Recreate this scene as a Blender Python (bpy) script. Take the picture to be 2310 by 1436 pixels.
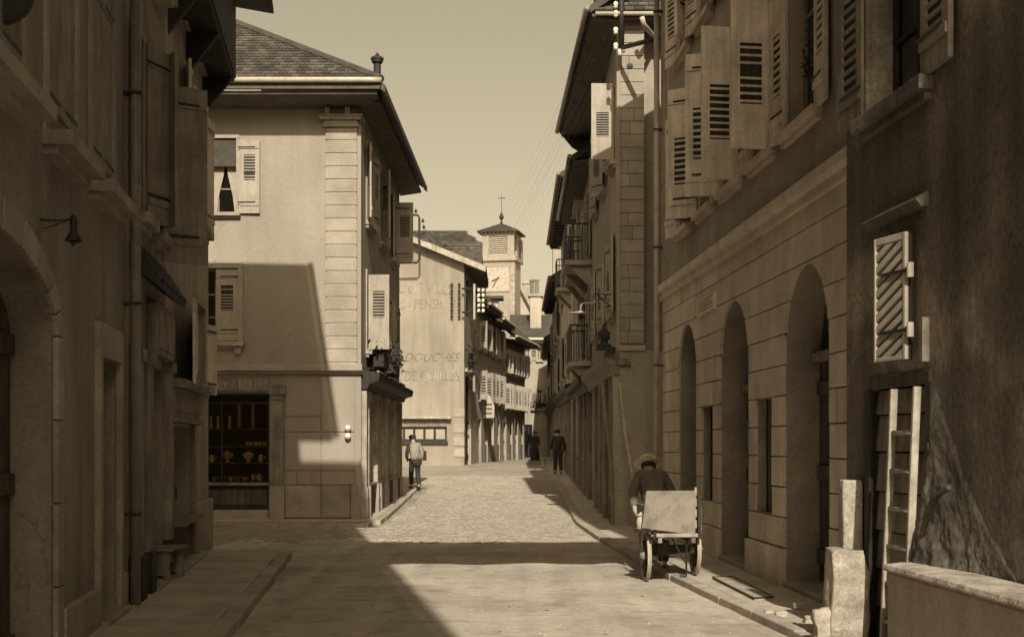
import bpy, bmesh, math, random
from mathutils import Vector, Matrix
random.seed(11)
S = bpy.context.scene
for o in list(bpy.data.objects):
    bpy.data.objects.remove(o)
COL = S.collection

# ------------------------------------------------------------ camera, sky, sun
F, CX, HY, EYE = 3000.0, 1155.0, 1000.0, 1.55      # photo pixels: focal length, principal x, horizon y; eye height m
cam = bpy.data.objects.new('camera', bpy.data.cameras.new('camera'))
COL.objects.link(cam)
cam.location = (0, 0, EYE)
cam.rotation_euler = (math.radians(90), 0, 0)
cam.data.sensor_width = 36
cam.data.lens = 36 * F / 2310
cam.data.shift_y = (HY - 718) / 2310
cam.data.clip_start = 0.05
cam.data.clip_end = 3000
S.camera = cam

LDIR = Vector((-0.06, 1.0, -0.75)).normalized()      # the way sunlight travels
sun = bpy.data.objects.new('sun', bpy.data.lights.new('sun', 'SUN'))
COL.objects.link(sun)
sun.rotation_euler = LDIR.to_track_quat('-Z', 'Y').to_euler()
sun.location = (3, -20, 30)
sun.data.energy = 4.6
sun.data.angle = math.radians(0.55)
sun.data.color = (1.0, 0.96, 0.83)

W = bpy.data.worlds.new('World')
S.world = W
W.use_nodes = True
nt = W.node_tree
sky = nt.nodes.new('ShaderNodeTexSky')
sky.sky_type = 'NISHITA'
sky.sun_disc = False
sky.sun_elevation = math.radians(36.7)
sky.sun_rotation = math.atan2(0.06, -1.0)
sky.dust_density = 3.0
bw = nt.nodes.new('ShaderNodeRGBToBW')
mulw = nt.nodes.new('ShaderNodeMixRGB'); mulw.blend_type = 'MULTIPLY'
mulw.inputs['Fac'].default_value = 1
mulw.inputs['Color2'].default_value = (1.0, 0.86, 0.585, 1)   # sepia print: one tone for the whole sky
bg = nt.nodes['Background']
bg.inputs['Strength'].default_value = 0.15
nt.links.new(sky.outputs['Color'], bw.inputs['Color'])
nt.links.new(bw.outputs['Val'], mulw.inputs['Color1'])
nt.links.new(mulw.outputs['Color'], bg.inputs['Color'])
S.view_settings.view_transform = 'Standard'
S.view_settings.look = 'None'
S.view_settings.exposure = 0.16
S.view_settings.gamma = 1.0
S.view_settings.use_curve_mapping = False
S.render.engine = 'CYCLES'

# ------------------------------------------------------------ materials
MATS = {}
SEP = (1.0, 0.85, 0.68)
def M(name, lum, rough=0.9, var=0.22, sc=1.2, fine=26, bump=0.25, bscale=60, streak=0.0, sfreq=2.1, rand=0.0, spec=0.25, attr=None, attrv=0.3, metal=0.0, tint=SEP, patch=0.0, patch_sc=0.8, crack=0.0, crack_sc=.7, rut=0.0):
    m = bpy.data.materials.new(name); m.use_nodes = True
    t = m.node_tree; N = t.nodes; L = t.links
    bs = N['Principled BSDF']
    bs.inputs['Roughness'].default_value = rough
    bs.inputs['Specular IOR Level'].default_value = spec
    bs.inputs['Metallic'].default_value = metal
    geo = N.new('ShaderNodeNewGeometry')
    def noise(scale, detail=5, vec=None):
        n = N.new('ShaderNodeTexNoise'); n.inputs['Scale'].default_value = scale; n.inputs['Detail'].default_value = detail
        L.new(vec if vec else geo.outputs['Position'], n.inputs['Vector']); return n.outputs['Fac']
    def rng(sock, lo, hi, a=0.3, b=0.7):
        r = N.new('ShaderNodeMapRange'); r.inputs['From Min'].default_value = a; r.inputs['From Max'].default_value = b
        r.inputs['To Min'].default_value = lo; r.inputs['To Max'].default_value = hi
        L.new(sock, r.inputs['Value']); return r.outputs['Result']
    def mul(a, b):
        q = N.new('ShaderNodeMath'); q.operation = 'MULTIPLY'; L.new(a, q.inputs[0]); L.new(b, q.inputs[1]); return q.outputs[0]
    v = mul(rng(noise(sc), 1 - var, 1 + var), rng(noise(fine, 3), 1 - var * .6, 1 + var * .6))
    if streak:
        mp = N.new('ShaderNodeMapping'); mp.inputs['Scale'].default_value = (sfreq, sfreq, sfreq * .09)
        L.new(geo.outputs['Position'], mp.inputs['Vector'])
        v = mul(v, rng(noise(1.6, 7, mp.outputs['Vector']), 1 - streak, 1 + streak))
    if patch:
        v = mul(v, rng(noise(patch_sc, 6), 1.0, 1 - patch, .53, .6))
    if crack:
        dn = N.new('ShaderNodeTexNoise'); dn.inputs['Scale'].default_value = 1.3; dn.inputs['Detail'].default_value = 6
        L.new(geo.outputs['Position'], dn.inputs['Vector'])
        mxv = N.new('ShaderNodeVectorMath'); mxv.operation = 'ADD'
        L.new(geo.outputs['Position'], mxv.inputs[0]); L.new(dn.outputs['Color'], mxv.inputs[1])
        vo = N.new('ShaderNodeTexVoronoi'); vo.feature = 'DISTANCE_TO_EDGE'; vo.inputs['Scale'].default_value = crack_sc
        L.new(mxv.outputs[0], vo.inputs['Vector'])
        c_ = rng(vo.outputs['Distance'], 1 - crack, 1.0, .001, .007)
        g_ = rng(noise(.5, 3), 0.0, 1.0, .45, .6)           # only some stretches are cracked
        mm = N.new('ShaderNodeMix'); mm.data_type = 'FLOAT'; mm.inputs['B'].default_value = 1.0
        L.new(g_, mm.inputs['Factor']); L.new(c_, mm.inputs['A'])
        v = mul(v, mm.outputs['Result'])
    if rut:
        mr = N.new('ShaderNodeMapping'); mr.inputs['Scale'].default_value = (2.4, .16, 1)
        mr.inputs['Rotation'].default_value = (0, 0, math.radians(-5))
        L.new(geo.outputs['Position'], mr.inputs['Vector'])
        v = mul(v, rng(noise(1.5, 7, mr.outputs['Vector']), 1 - rut, 1 + rut * .5))
        v = mul(v, rng(noise(3.3, 8), 1 - rut * 1.4, 1.0, .34, .46))
    if rand:
        oi = N.new('ShaderNodeObjectInfo')
        v = mul(v, rng(oi.outputs['Random'], 1 - rand, 1 + rand, 0, 1))
    if attr:
        at_ = N.new('ShaderNodeAttribute'); at_.attribute_name = attr
        v = mul(v, rng(at_.outputs['Fac'], 1 - attrv, 1 + attrv, 0, 1))
    mx = N.new('ShaderNodeVectorMath'); mx.operation = 'SCALE'
    mx.inputs[0].default_value = [c * lum for c in tint]
    L.new(v, mx.inputs['Scale'])
    L.new(mx.outputs['Vector'], bs.inputs['Base Color'])
    if bump:
        bp = N.new('ShaderNodeBump'); bp.inputs['Strength'].default_value = bump; bp.inputs['Distance'].default_value = 0.012
        L.new(noise(bscale, 6), bp.inputs['Height'])
        L.new(bp.outputs['Normal'], bs.inputs['Normal'])
    MATS[name] = m
    return m

M('plaster_light', 0.31, var=.10, sc=.7, streak=.07, bump=.35, bscale=40, crack=.2)          # corner house, lit wall
M('plaster_hotel', 0.285, var=.13, sc=.45, streak=.14, bump=.3, patch=.10, patch_sc=.5, crack=.2)
M('plaster_grey', 0.34, var=.18, sc=.9, streak=.14, bump=.4, bscale=35, patch=.15, crack=.25)
M('plaster_dark', 0.27, var=.22, sc=.8, streak=.2, bump=.5, bscale=30, patch=.25, crack=.3, crack_sc=.9)
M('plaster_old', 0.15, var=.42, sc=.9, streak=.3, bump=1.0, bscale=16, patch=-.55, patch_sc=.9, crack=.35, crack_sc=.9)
M('plaster_mid', 0.36, var=.2, sc=.8, streak=.15, bump=.4, bscale=35, patch=.15, crack=.25)
M('plaster_far', 0.36, var=.14, sc=.6, streak=.12, bump=.2)
M('stone_pale', 0.33, var=.15, sc=3, bump=.4, bscale=50, rand=.08)
M('stone_ashlar', 0.57, var=.16, sc=2.2, bump=.45, bscale=55, rand=.10, streak=.08)
M('stone_mid', 0.33, var=.2, sc=2.5, bump=.5, bscale=45, rand=.12)
M('stone_rough', 0.36, var=.35, sc=7, fine=45, bump=1.0, bscale=25, rand=.05)
M('joint', 0.08, var=.2)
M('wood_dark', 0.035, rough=.7, var=.3, sc=3, sfreq=9, streak=.35, bump=.3, rand=.15)
M('wood_door', 0.085, rough=.75, var=.3, sc=3, sfreq=9, streak=.35, bump=.35, rand=.18)
M('wood_mid', 0.21, rough=.8, var=.25, sc=4, sfreq=9, streak=.3, bump=.35, rand=.12)
M('wood_pale', 0.34, rough=.8, var=.22, sc=5, sfreq=9, streak=.25, bump=.4, rand=.08)
M('shutter_pale', 0.36, rough=.75, var=.12, sc=4, sfreq=9, streak=.12, bump=.2, rand=.06)
M('shutter_grey', 0.62, rough=.75, var=.16, sc=4, sfreq=9, streak=.18, bump=.25, rand=.10)
M('shutter_brown', 0.25, rough=.75, var=.2, sc=4, sfreq=9, streak=.2, bump=.25, rand=.14)
M('tile_roof', .085, rough=.9, var=.3, sc=2, bump=.5, attr='rnd', attrv=.4)
M('roof_dark', .07, rough=.9, var=.3, sc=2.5, bump=.4)
M('soffit', 0.11, rough=.85, var=.2, sc=3, streak=.1, bump=.2)
M('zinc', .42, rough=.45, var=.15, sc=6, bump=.1, spec=.5)
M('zinc_dark', .2, rough=.5, var=.2, sc=6, bump=.1, spec=.5)
M('iron', .022, rough=.6, var=.3, sc=12, bump=.2, spec=.4)
M('glass_dark', 0.008, rough=.12, var=.2, bump=0, spec=.6)
M('glass_far', .03, rough=.18, var=.3, bump=0, spec=.5)
M('curtain', 0.35, var=.12, sc=8, bump=.2)
M('blind', .07, var=.2, sc=6, bump=.2)
M('porcelain', 0.8, rough=.25, var=.06, sc=14, bump=0, spec=.5, rand=.12)
M('pottery', .30, rough=.35, var=.2, sc=10, bump=.05, spec=.5, rand=.3)
M('tin', .3, rough=.3, var=.15, sc=10, bump=.05, metal=.7)
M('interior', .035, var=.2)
M('road', 0.47, var=.17, sc=.9, fine=9, bump=.6, bscale=42, patch=.14, patch_sc=.5, rut=.16)
M('road_far', 0.34, var=.13, sc=.7, fine=11, bump=.5, bscale=20, patch=.10, patch_sc=.4, rut=.10)
M('ground', .36, var=.2, sc=.5, bump=.4)
M('cobble', 0.3, var=.14, sc=2, fine=40, bump=.5, bscale=40, attr='rnd', attrv=.2)
M('pavement', 0.46, var=.16, sc=1.4, fine=20, bump=.35, bscale=40, patch=.10, rut=.08)
M('kerb', 0.38, var=.18, sc=4, bump=.5, bscale=35, rand=.12)
M('lettering', 0.2, var=.25, sc=5, bump=.1, patch=-.75, patch_sc=2.2)
M('letter_faded', 0.16, var=.3, sc=7, bump=.1, patch=-.9, patch_sc=2.6)
M('plaque', .72, var=.15, sc=8, bump=.1)
M('dung', .05, var=.3, sc=30)
M('letter_dark', .13, var=.3, sc=8, bump=.1)
M('letter_pale', .34, var=.2, sc=8, bump=.1)
M('white_paint', 0.45, rough=.6, var=.12, sc=6, bump=.1)
M('clock_face', 0.42, rough=.7, var=.10, sc=3, bump=.1)
M('canvas', 0.26, rough=.9, var=.2, sc=6, fine=60, bump=.4, patch=.25, patch_sc=5)
M('leaf', .045, rough=.7, var=.4, sc=9, bump=.2, rand=.3)
M('skin', .38, rough=.6, var=.06, sc=20, bump=.05)
M('cloth_pale', .30, rough=.95, var=.15, sc=14, bump=.3, bscale=120)
M('cloth_dark', .045, rough=.95, var=.2, sc=14, bump=.3, bscale=120)
M('cloth_mid', 0.15, rough=.95, var=.2, sc=14, bump=.3, bscale=120)
M('straw', .62, rough=.9, var=.15, sc=20, bump=.3)
M('leather', .03, rough=.5, var=.2, sc=14, bump=.1, spec=.4)

def glass_clear(name):
    m = bpy.data.materials.new(name); m.use_nodes = True
    t = m.node_tree; N = t.nodes; L = t.links
    N.remove(N['Principled BSDF'])
    tr = N.new('ShaderNodeBsdfTransparent'); tr.inputs['Color'].default_value = (.86, .8, .68, 1)
    gl = N.new('ShaderNodeBsdfGlossy'); gl.inputs['Roughness'].default_value = .04
    gl.inputs['Color'].default_value = (.8, .74, .6, 1)
    fr = N.new('ShaderNodeFresnel'); fr.inputs['IOR'].default_value = 1.45
    mx = N.new('ShaderNodeMixShader')
    L.new(fr.outputs[0], mx.inputs[0]); L.new(tr.outputs[0], mx.inputs[1]); L.new(gl.outputs[0], mx.inputs[2])
    L.new(mx.outputs[0], N['Material Output'].inputs['Surface'])
    MATS[name] = m
glass_clear('glass_clear')

# ------------------------------------------------------------ helpers
def K(x): return (x - CX) / F
def at(x, y, Y): return Vector((K(x) * Y, Y, EYE + (HY - y) / F * Y))
def prof(Y):
    t = max(0.0, min(1.0, (Y - 26) / 32.0))
    return 0.6 * (0.6 * t + 0.4 * t * t * (3 - 2 * t))

class Fr:
    """A wall: s along it, d out of it, h up."""
    def __init__(s, o, u, n): s.o = Vector(o); s.u = Vector(u).normalized(); s.n = Vector(n).normalized()
    def P(s, a, d, h):
        q = s.o + s.u * a + s.n * d
        return Vector((q.x, q.y, h))
    def s(s, x, d=0.0):
        k = K(x); ox = s.o.x + s.n.x * d; oy = s.o.y + s.n.y * d
        return (k * oy - ox) / (s.u.x - k * s.u.y)
    def h(s, x, y, d=0.0):
        return EYE + (HY - y) / F * s.P(s.s(x, d), d, 0).y
    def rect(s, x0, x1, yt, yb, d=0.0, xr=None):
        a, b = sorted((s.s(x0, d), s.s(x1, d)))
        xr = (x0 + x1) / 2 if xr is None else xr
        return a, b, s.h(xr, yb, d), s.h(xr, yt, d)
def wallframe(p0, p1, side):
    u = (Vector(p1) - Vector(p0)).normalized()
    n = Vector((u.y, -u.x)) if side == 'L' else Vector((-u.y, u.x))
    f = Fr(p0, u, n); f.len = (Vector(p1) - Vector(p0)).length
    return f
WORLD = Fr((0, 0), (1, 0), (0, 1))

class Op:
    def __init__(s, a0, a1, h0, h1, rise=0.0): s.a0, s.a1, s.h0, s.h1, s.rise = a0, a1, h0, h1, rise
    def top(s, a):
        if not s.rise: return s.h1
        c = (s.a0 + s.a1) / 2; r = (s.a1 - s.a0) / 2
        return s.h1 - s.rise + s.rise * math.sqrt(max(0, 1 - ((a - c) / r) ** 2))
    def cuts(s):
        if not s.rise: return [s.a0, s.a1]
        c = (s.a0 + s.a1) / 2; r = (s.a1 - s.a0) / 2
        return [c - r * math.cos(math.pi * i / 18) for i in range(19)]

ORG = {}
class MB:
    def __init__(s): s.v = []; s.f = []; s.rnd = []
    def add(s, vs, fs, r=None):
        b = len(s.v); s.v += [Vector(q) for q in vs]
        s.f += [tuple(i + b for i in f) for f in fs]
        if r is not None: s.rnd += [r] * len(fs)
        return s
    def hexa(s, p, r=None):
        return s.add(p, [(0, 3, 2, 1), (4, 5, 6, 7), (0, 1, 5, 4), (1, 2, 6, 5), (2, 3, 7, 6), (3, 0, 4, 7)], r)
    def box(s, fr, a0, a1, d0, d1, h0, h1):
        P = fr.P
        return s.hexa([P(a0, d0, h0), P(a1, d0, h0), P(a1, d1, h0), P(a0, d1, h0), P(a0, d0, h1), P(a1, d0, h1), P(a1, d1, h1), P(a0, d1, h1)])
    def quad(s, *p): return s.add(p, [tuple(range(len(p)))])
    def prism(s, fr, poly, d0, d1):
        n = len(poly)
        vs = [fr.P(a, d0, h) for a, h in poly] + [fr.P(a, d1, h) for a, h in poly]
        return s.add(vs, [tuple(range(n))[::-1], tuple(range(n, 2 * n))] + [(i, (i + 1) % n, n + (i + 1) % n, n + i) for i in range(n)])
    def sweep(s, fr, prof_, a0, a1):
        """a profile of (d, h) points run along the wall from a0 to a1"""
        n = len(prof_)
        vs = [fr.P(a0, d, h) for d, h in prof_] + [fr.P(a1, d, h) for d, h in prof_]
        return s.add(vs, [tuple(range(n))[::-1], tuple(range(n, 2 * n))] + [(i, (i + 1) % n, n + (i + 1) % n, n + i) for i in range(n)])
    def slab(s, pts, th):
        n = len(pts)
        vs = [Vector(p) for p in pts] + [Vector(p) - Vector((0, 0, th)) for p in pts]
        return s.add(vs, [tuple(range(n)), tuple(range(n, 2 * n))[::-1]] + [(i, n + i, n + (i + 1) % n, (i + 1) % n) for i in range(n)])
    def tube(s, pts, r, n=8):
        pts = [Vector(p) for p in pts]; rs = r if isinstance(r, (list, tuple)) else [r] * len(pts)
        base = len(s.v); prevx = None
        for i, p in enumerate(pts):
            t = (pts[min(i + 1, len(pts) - 1)] - pts[max(i - 1, 0)]).normalized()
            ref = Vector((0, 0, 1)) if abs(t.z) < .95 else Vector((1, 0, 0))
            x = t.cross(ref).normalized() if prevx is None else (prevx - t * prevx.dot(t)).normalized()
            prevx = x; y = t.cross(x)
            for k in range(n):
                a = 2 * math.pi * k / n
                s.v.append(p + (x * math.cos(a) + y * math.sin(a)) * rs[i])
        for i in range(len(pts) - 1):
            for k in range(n):
                a = base + i * n + k; b = base + i * n + (k + 1) % n
                s.f.append((a, b, b + n, a + n))
        s.f.append(tuple(base + k for k in range(n))[::-1])
        s.f.append(tuple(base + (len(pts) - 1) * n + k for k in range(n)))
        return s
    def lathe(s, c, prof_, n=14, axis=None):
        """profile of (radius, height) round axis (default up) from point c"""
        ax = Vector(axis).normalized() if axis is not None else Vector((0, 0, 1))
        ref = Vector((1, 0, 0)) if abs(ax.x) < .9 else Vector((0, 1, 0))
        x = (ref - ax * ref.dot(ax)).normalized(); y = ax.cross(x)
        base = len(s.v); c = Vector(c)
        for r, z in prof_:
            for k in range(n):
                a = 2 * math.pi * k / n
                s.v.append(c + ax * z + (x * math.cos(a) + y * math.sin(a)) * max(r, 1e-4))
        for i in range(len(prof_) - 1):
            for k in range(n):
                a = base + i * n + k; b = base + i * n + (k + 1) % n
                s.f.append((a, b, b + n, a + n))
        s.f.append(tuple(base + k for k in range(n))[::-1])
        s.f.append(tuple(base + (len(prof_) - 1) * n + k for k in range(n)))
        return s
    def torus(s, c, R, r, axis, n=28, m=6):
        ax = Vector(axis).normalized(); ref = Vector((0, 0, 1)) if abs(ax.z) < .9 else Vector((1, 0, 0))
        x = (ref - ax * ref.dot(ax)).normalized(); y = ax.cross(x); c = Vector(c); base = len(s.v)
        for i in range(n):
            a = 2 * math.pi * i / n; e = x * math.cos(a) + y * math.sin(a)
            for k in range(m):
                b = 2 * math.pi * k / m
                s.v.append(c + e * (R + r * math.cos(b)) + ax * r * math.sin(b))
        for i in range(n):
            for k in range(m):
                s.f.append((base + i * m + k, base + ((i + 1) % n) * m + k, base + ((i + 1) % n) * m + (k + 1) % m, base + i * m + (k + 1) % m))
        return s
    def panel(s, fr, a0, a1, h0, h1, ops=(), d=0.0, th=.35, top=None, brk=()):
        """a wall with openings: front face, reveals, outer edges"""
        tp = top or (lambda a: h1)
        cuts = {a0, a1} | {b for b in brk if a0 < b < a1}
        for o in ops: cuts |= {c for c in o.cuts() if a0 < c < a1}
        cuts = sorted(cuts); P = fr.P
        for i in range(len(cuts) - 1):
            a, b = cuts[i], cuts[i + 1]
            if b - a < 1e-5: continue
            m = (a + b) / 2; ca, cb = h0, h0
            for o in sorted((o for o in ops if o.a0 < m < o.a1), key=lambda o: o.h0):
                if o.h0 > ca + 1e-5: s.quad(P(a, d, ca), P(b, d, cb), P(b, d, o.h0), P(a, d, o.h0))
                ca, cb = o.top(a), o.top(b)
            s.quad(P(a, d, ca), P(b, d, cb), P(b, d, tp(b)), P(a, d, tp(a)))
            s.quad(P(a, d, tp(a)), P(b, d, tp(b)), P(b, d - th, tp(b)), P(a, d - th, tp(a)))
        for o in ops:
            c = o.cuts()
            for i in range(len(c) - 1):
                s.quad(P(c[i], d, o.top(c[i])), P(c[i + 1], d, o.top(c[i + 1])), P(c[i + 1], d - th, o.top(c[i + 1])), P(c[i], d - th, o.top(c[i])))
            if o.h0 > h0 + 1e-4: s.quad(P(o.a0, d, o.h0), P(o.a1, d, o.h0), P(o.a1, d - th, o.h0), P(o.a0, d - th, o.h0))
            for a in (o.a0, o.a1): s.quad(P(a, d, o.h0), P(a, d, o.top(a)), P(a, d - th, o.top(a)), P(a, d - th, o.h0))
        for a in (a0, a1): s.quad(P(a, d, h0), P(a, d, tp(a)), P(a, d - th, tp(a)), P(a, d - th, h0))
        return s
    def build(s, name, mat, parent=None, smooth=False, bevel=0.0, loc=None, kind=None, recalc=True, solid=0.0):
        if parent is not None: org = ORG[parent.name]
        else: org = Vector(loc) if loc is not None else Vector((0, 0, 0))
        me = bpy.data.meshes.new(name)
        me.from_pydata([v - org for v in s.v], [], s.f)
        if recalc:
            b = bmesh.new(); b.from_mesh(me)
            bmesh.ops.recalc_face_normals(b, faces=b.faces[:]); b.to_mesh(me); b.free()
        if s.rnd and len(s.rnd) == len(me.polygons):
            at_ = me.attributes.new('rnd', 'FLOAT', 'FACE'); at_.data.foreach_set('value', s.rnd)
        me.materials.append(MATS[mat])
        if smooth: me.polygons.foreach_set('use_smooth', [True] * len(me.polygons))
        o = bpy.data.objects.new(name, me); COL.objects.link(o)
        ORG[o.name] = org
        if parent is not None: o.parent = parent
        else: o.location = org
        if bevel:
            m = o.modifiers.new('bevel', 'BEVEL'); m.width = bevel; m.segments = 2; m.limit_method = 'ANGLE'; m.angle_limit = .6
        if kind: o['kind'] = kind
        return o
def thing(name, label, cat, loc, group=None):
    o = bpy.data.objects.new(name, None); COL.objects.link(o)
    o.location = loc; o.empty_display_size = .2; ORG[o.name] = Vector(loc)
    return tag(o, label, cat, group)
def tag(o, label, cat, group=None):
    o['label'] = label; o['category'] = cat
    if group: o['group'] = group
    return o
def child(o):       # a piece that carries nothing but its name
    return o
def struct(o): o['kind'] = 'structure'; return o

def text_mesh(txt, size, xf, shear=0.0, spacing=1.0, squeeze=1.0):
    """built-in letter shapes as flat polygons; xf(x, y) places them"""
    cu = bpy.data.curves.new('t', 'FONT'); cu.body = txt; cu.size = size; cu.shear = shear; cu.space_character = spacing
    cu.align_x = 'CENTER'; cu.resolution_u = 3
    o = bpy.data.objects.new('t', cu); COL.objects.link(o)
    bpy.context.view_layer.update()
    me = bpy.data.meshes.new_from_object(o.evaluated_get(bpy.context.evaluated_depsgraph_get()))
    mb = MB(); mb.add([xf(v.co.x * squeeze, v.co.y) for v in me.vertices], [tuple(p.vertices) for p in me.polygons])
    bpy.data.objects.remove(o); bpy.data.curves.remove(cu); bpy.data.meshes.remove(me)
    return mb

def letters(mb, mat, parent, name='letter'):
    """every letter of a painted word as its own flat piece"""
    par = list(range(len(mb.v)))
    def find(i):
        while par[i] != i: par[i] = par[par[i]]; i = par[i]
        return i
    for f in mb.f:
        for k in f[1:]: par[find(k)] = find(f[0])
    groups = {}
    for f in mb.f: groups.setdefault(find(f[0]), []).append(f)
    for fs in groups.values():
        idx = sorted({i for f in fs for i in f}); mp = {i: k for k, i in enumerate(idx)}
        m2 = MB(); m2.v = [mb.v[i] for i in idx]; m2.f = [tuple(mp[i] for i in f) for f in fs]
        m2.build(name, mat, parent, recalc=False)

# ---- parts of houses
def window(T, fr, a0, a1, h0, h1, rec=.16, cols=2, rows=3, wood='wood_mid', glass='glass_dark', bar=.05, curtain=False, rise=0):
    mb = MB(); P = fr.P
    mb.box(fr, a0, a0 + bar, -rec - .05, -rec, h0, h1); mb.box(fr, a1 - bar, a1, -rec - .05, -rec, h0, h1)
    mb.box(fr, a0 + bar, a1 - bar, -rec - .05, -rec, h0, h0 + bar); mb.box(fr, a0 + bar, a1 - bar, -rec - .05, -rec, h1 - bar, h1)
    iw = (a1 - a0 - 2 * bar); ih = (h1 - h0 - 2 * bar)
    for i in range(1, cols):
        c = a0 + bar + iw * i / cols; mb.box(fr, c - bar * .6, c + bar * .6, -rec - .045, -rec + .008, h0 + bar, h1 - bar)
    for j in range(1, rows):
        c = h0 + bar + ih * j / rows; mb.box(fr, a0 + bar, a1 - bar, -rec - .04, -rec - .003, c - bar * .3, c + bar * .3)
    w = mb.build('window', wood, T)
    for i in range(cols):
        for j in range(rows):
            MB().box(fr, a0 + bar + iw * i / cols, a0 + bar + iw * (i + 1) / cols, -rec - .035, -rec - .028, h0 + bar + ih * j / rows, h0 + bar + ih * (j + 1) / rows).build('pane', glass, w)
    return w
def surround(T, fr, a0, a1, h0, h1, w=.13, proj=.03, sproj=.14, sh=.11, mat='stone_mid', lintel=True, bracket=False):
    if lintel: MB().box(fr, a0 - w, a1 + w, -.02, proj, h1, h1 + w).build('lintel', mat, T, bevel=.006)
    for q0, q1 in ((a0 - w, a0), (a1, a1 + w)): MB().box(fr, q0, q1, -.02, proj - .002, h0, h1).build('jamb', mat, T, bevel=.006)
    s_ = MB(); s_.box(fr, a0 - w * 1.3, a1 + w * 1.3, -.1, sproj, h0 - sh, h0)
    s_.box(fr, a0 - w, a1 + w, -.02, sproj * .5, h0 - sh * 1.6, h0 - sh)
    s_.build('sill', mat, T, bevel=.006)
def shutter(T, fr, hinge, sgn, w, h0, h1, ang=4, mat='shutter_grey', lo=.28, hi=.72, slats=9, d0=.05, louv=True, strap=True, cols=1):
    """leaf on a vertical hinge; sgn = the way it lies on the wall when flat; ang degrees off the wall"""
    a = math.radians(ang + (random.uniform(-2.5, 2.5) if ang > 3 else 0)); du = fr.u * (sgn * math.cos(a)) + fr.n * math.sin(a)
    nn = -fr.u * (sgn * math.sin(a)) + fr.n * math.cos(a)
    o = fr.o + fr.u * hinge + fr.n * d0
    f2 = Fr(o, du, nn); th = .035; H = h1 - h0
    mb = MB(); ops = []
    if louv:
        m = w * .22
        if cols == 1: ops = [Op(m, w - m, h0 + H * lo, h0 + H * hi)]
        else: ops = [Op(w * .2, w * .42, h0 + H * lo, h0 + H * hi), Op(w * .58, w * .8, h0 + H * lo, h0 + H * hi)]
    mb.panel(f2, 0, w, h0, h1, ops, 0, th); mb.panel(f2, 0, w, h0, h1, ops, -th, 0)
    mb.quad(f2.P(0, 0, h0), f2.P(w, 0, h0), f2.P(w, -th, h0), f2.P(0, -th, h0))
    for hh in (h0 + H * .1, h1 - H * .12):
        mb.box(f2, .01, w - .01, .0, .016, hh, hh + .07)
    sh = mb.build('shutter', mat, T, recalc=False)
    for op in ops:
        n = slats; g = (op.h1 - op.h0) / n
        MB().box(f2, op.a0, op.a1, -th * .5 - .002, -th * .5 + .002, op.h0, op.h1).build('louvre_gap_shade', 'wood_dark', sh)  # dark sheet standing in for the shade between the slats
        for i in range(n):
            hc = op.h0 + g * (i + .5)
            if random.random() < .04: continue
            P = f2.P; q = g * .17; k = g * .12        # thin fin, tipped down on both faces
            MB().hexa([P(op.a0, -th + .001, hc - q - k), P(op.a1, -th + .001, hc - q - k), P(op.a1, -.001, hc - q), P(op.a0, -.001, hc - q),
                       P(op.a0, -th + .001, hc + q - k), P(op.a1, -th + .001, hc + q - k), P(op.a1, -.001, hc + q), P(op.a0, -.001, hc + q)]).build('slat', mat, sh)
    if strap:
        for hh in (h0 + H * .15, h1 - H * .1):
            MB().box(f2, -.03, w * .8, .017, .022, hh - .012, hh + .012).build('hinge_strap', 'iron', sh)
    return sh
def plank_door(T, fr, a0, a1, h0, h1, rec=.3, n=6, mat='wood_door', rise=0, rails=(.12, .5, .88), handle=True):
    op = Op(a0, a1, h0, h1, rise); mb = MB()
    for r in rails:
        hh = h0 + (h1 - rise - h0) * r; mb.box(fr, a0 + .02, a1 - .02, -rec, -rec + .035, hh - .07, hh + .07)
    d = mb.build('door', mat, T, bevel=.004)
    g = (a1 - a0) / n
    for i in range(n):
        p, q = a0 + g * i + .004, a0 + g * (i + 1) - .004
        pts = [(p, h0), (q, h0)] + [(q + (p - q) * k / 4, op.top(q + (p - q) * k / 4)) for k in range(5)]
        MB().prism(fr, pts, -rec - .04, -rec - random.uniform(0, .004)).build('plank', mat, d)
    if handle:
        c = fr.P(a0 + (a1 - a0) * .55, -rec + .05, h0 + 1.0)
        MB().lathe(c, [(.02, -.03), (.028, 0), (.02, .03)], 8, (fr.n.x, fr.n.y, 0)).build('handle', 'iron', d)
    return d
def downpipe(T, fr, a, h0, h1, r=.045, d=.09, mat='zinc_dark', extra=None):
    pts = [fr.P(a, d, h0), fr.P(a, d, (h0 + h1) / 2), fr.P(a, d, h1)]
    if extra: pts += extra
    p = MB().tube(pts, r, 10).build('downpipe', mat, T, smooth=True)
    hh = h0 + .8
    while hh < h1:
        MB().box(fr, a - r * 1.2, a + r * 1.2, 0, d + r * 1.15, hh, hh + .025).build('bracket', 'iron', p); hh += 1.9
    return p
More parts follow.
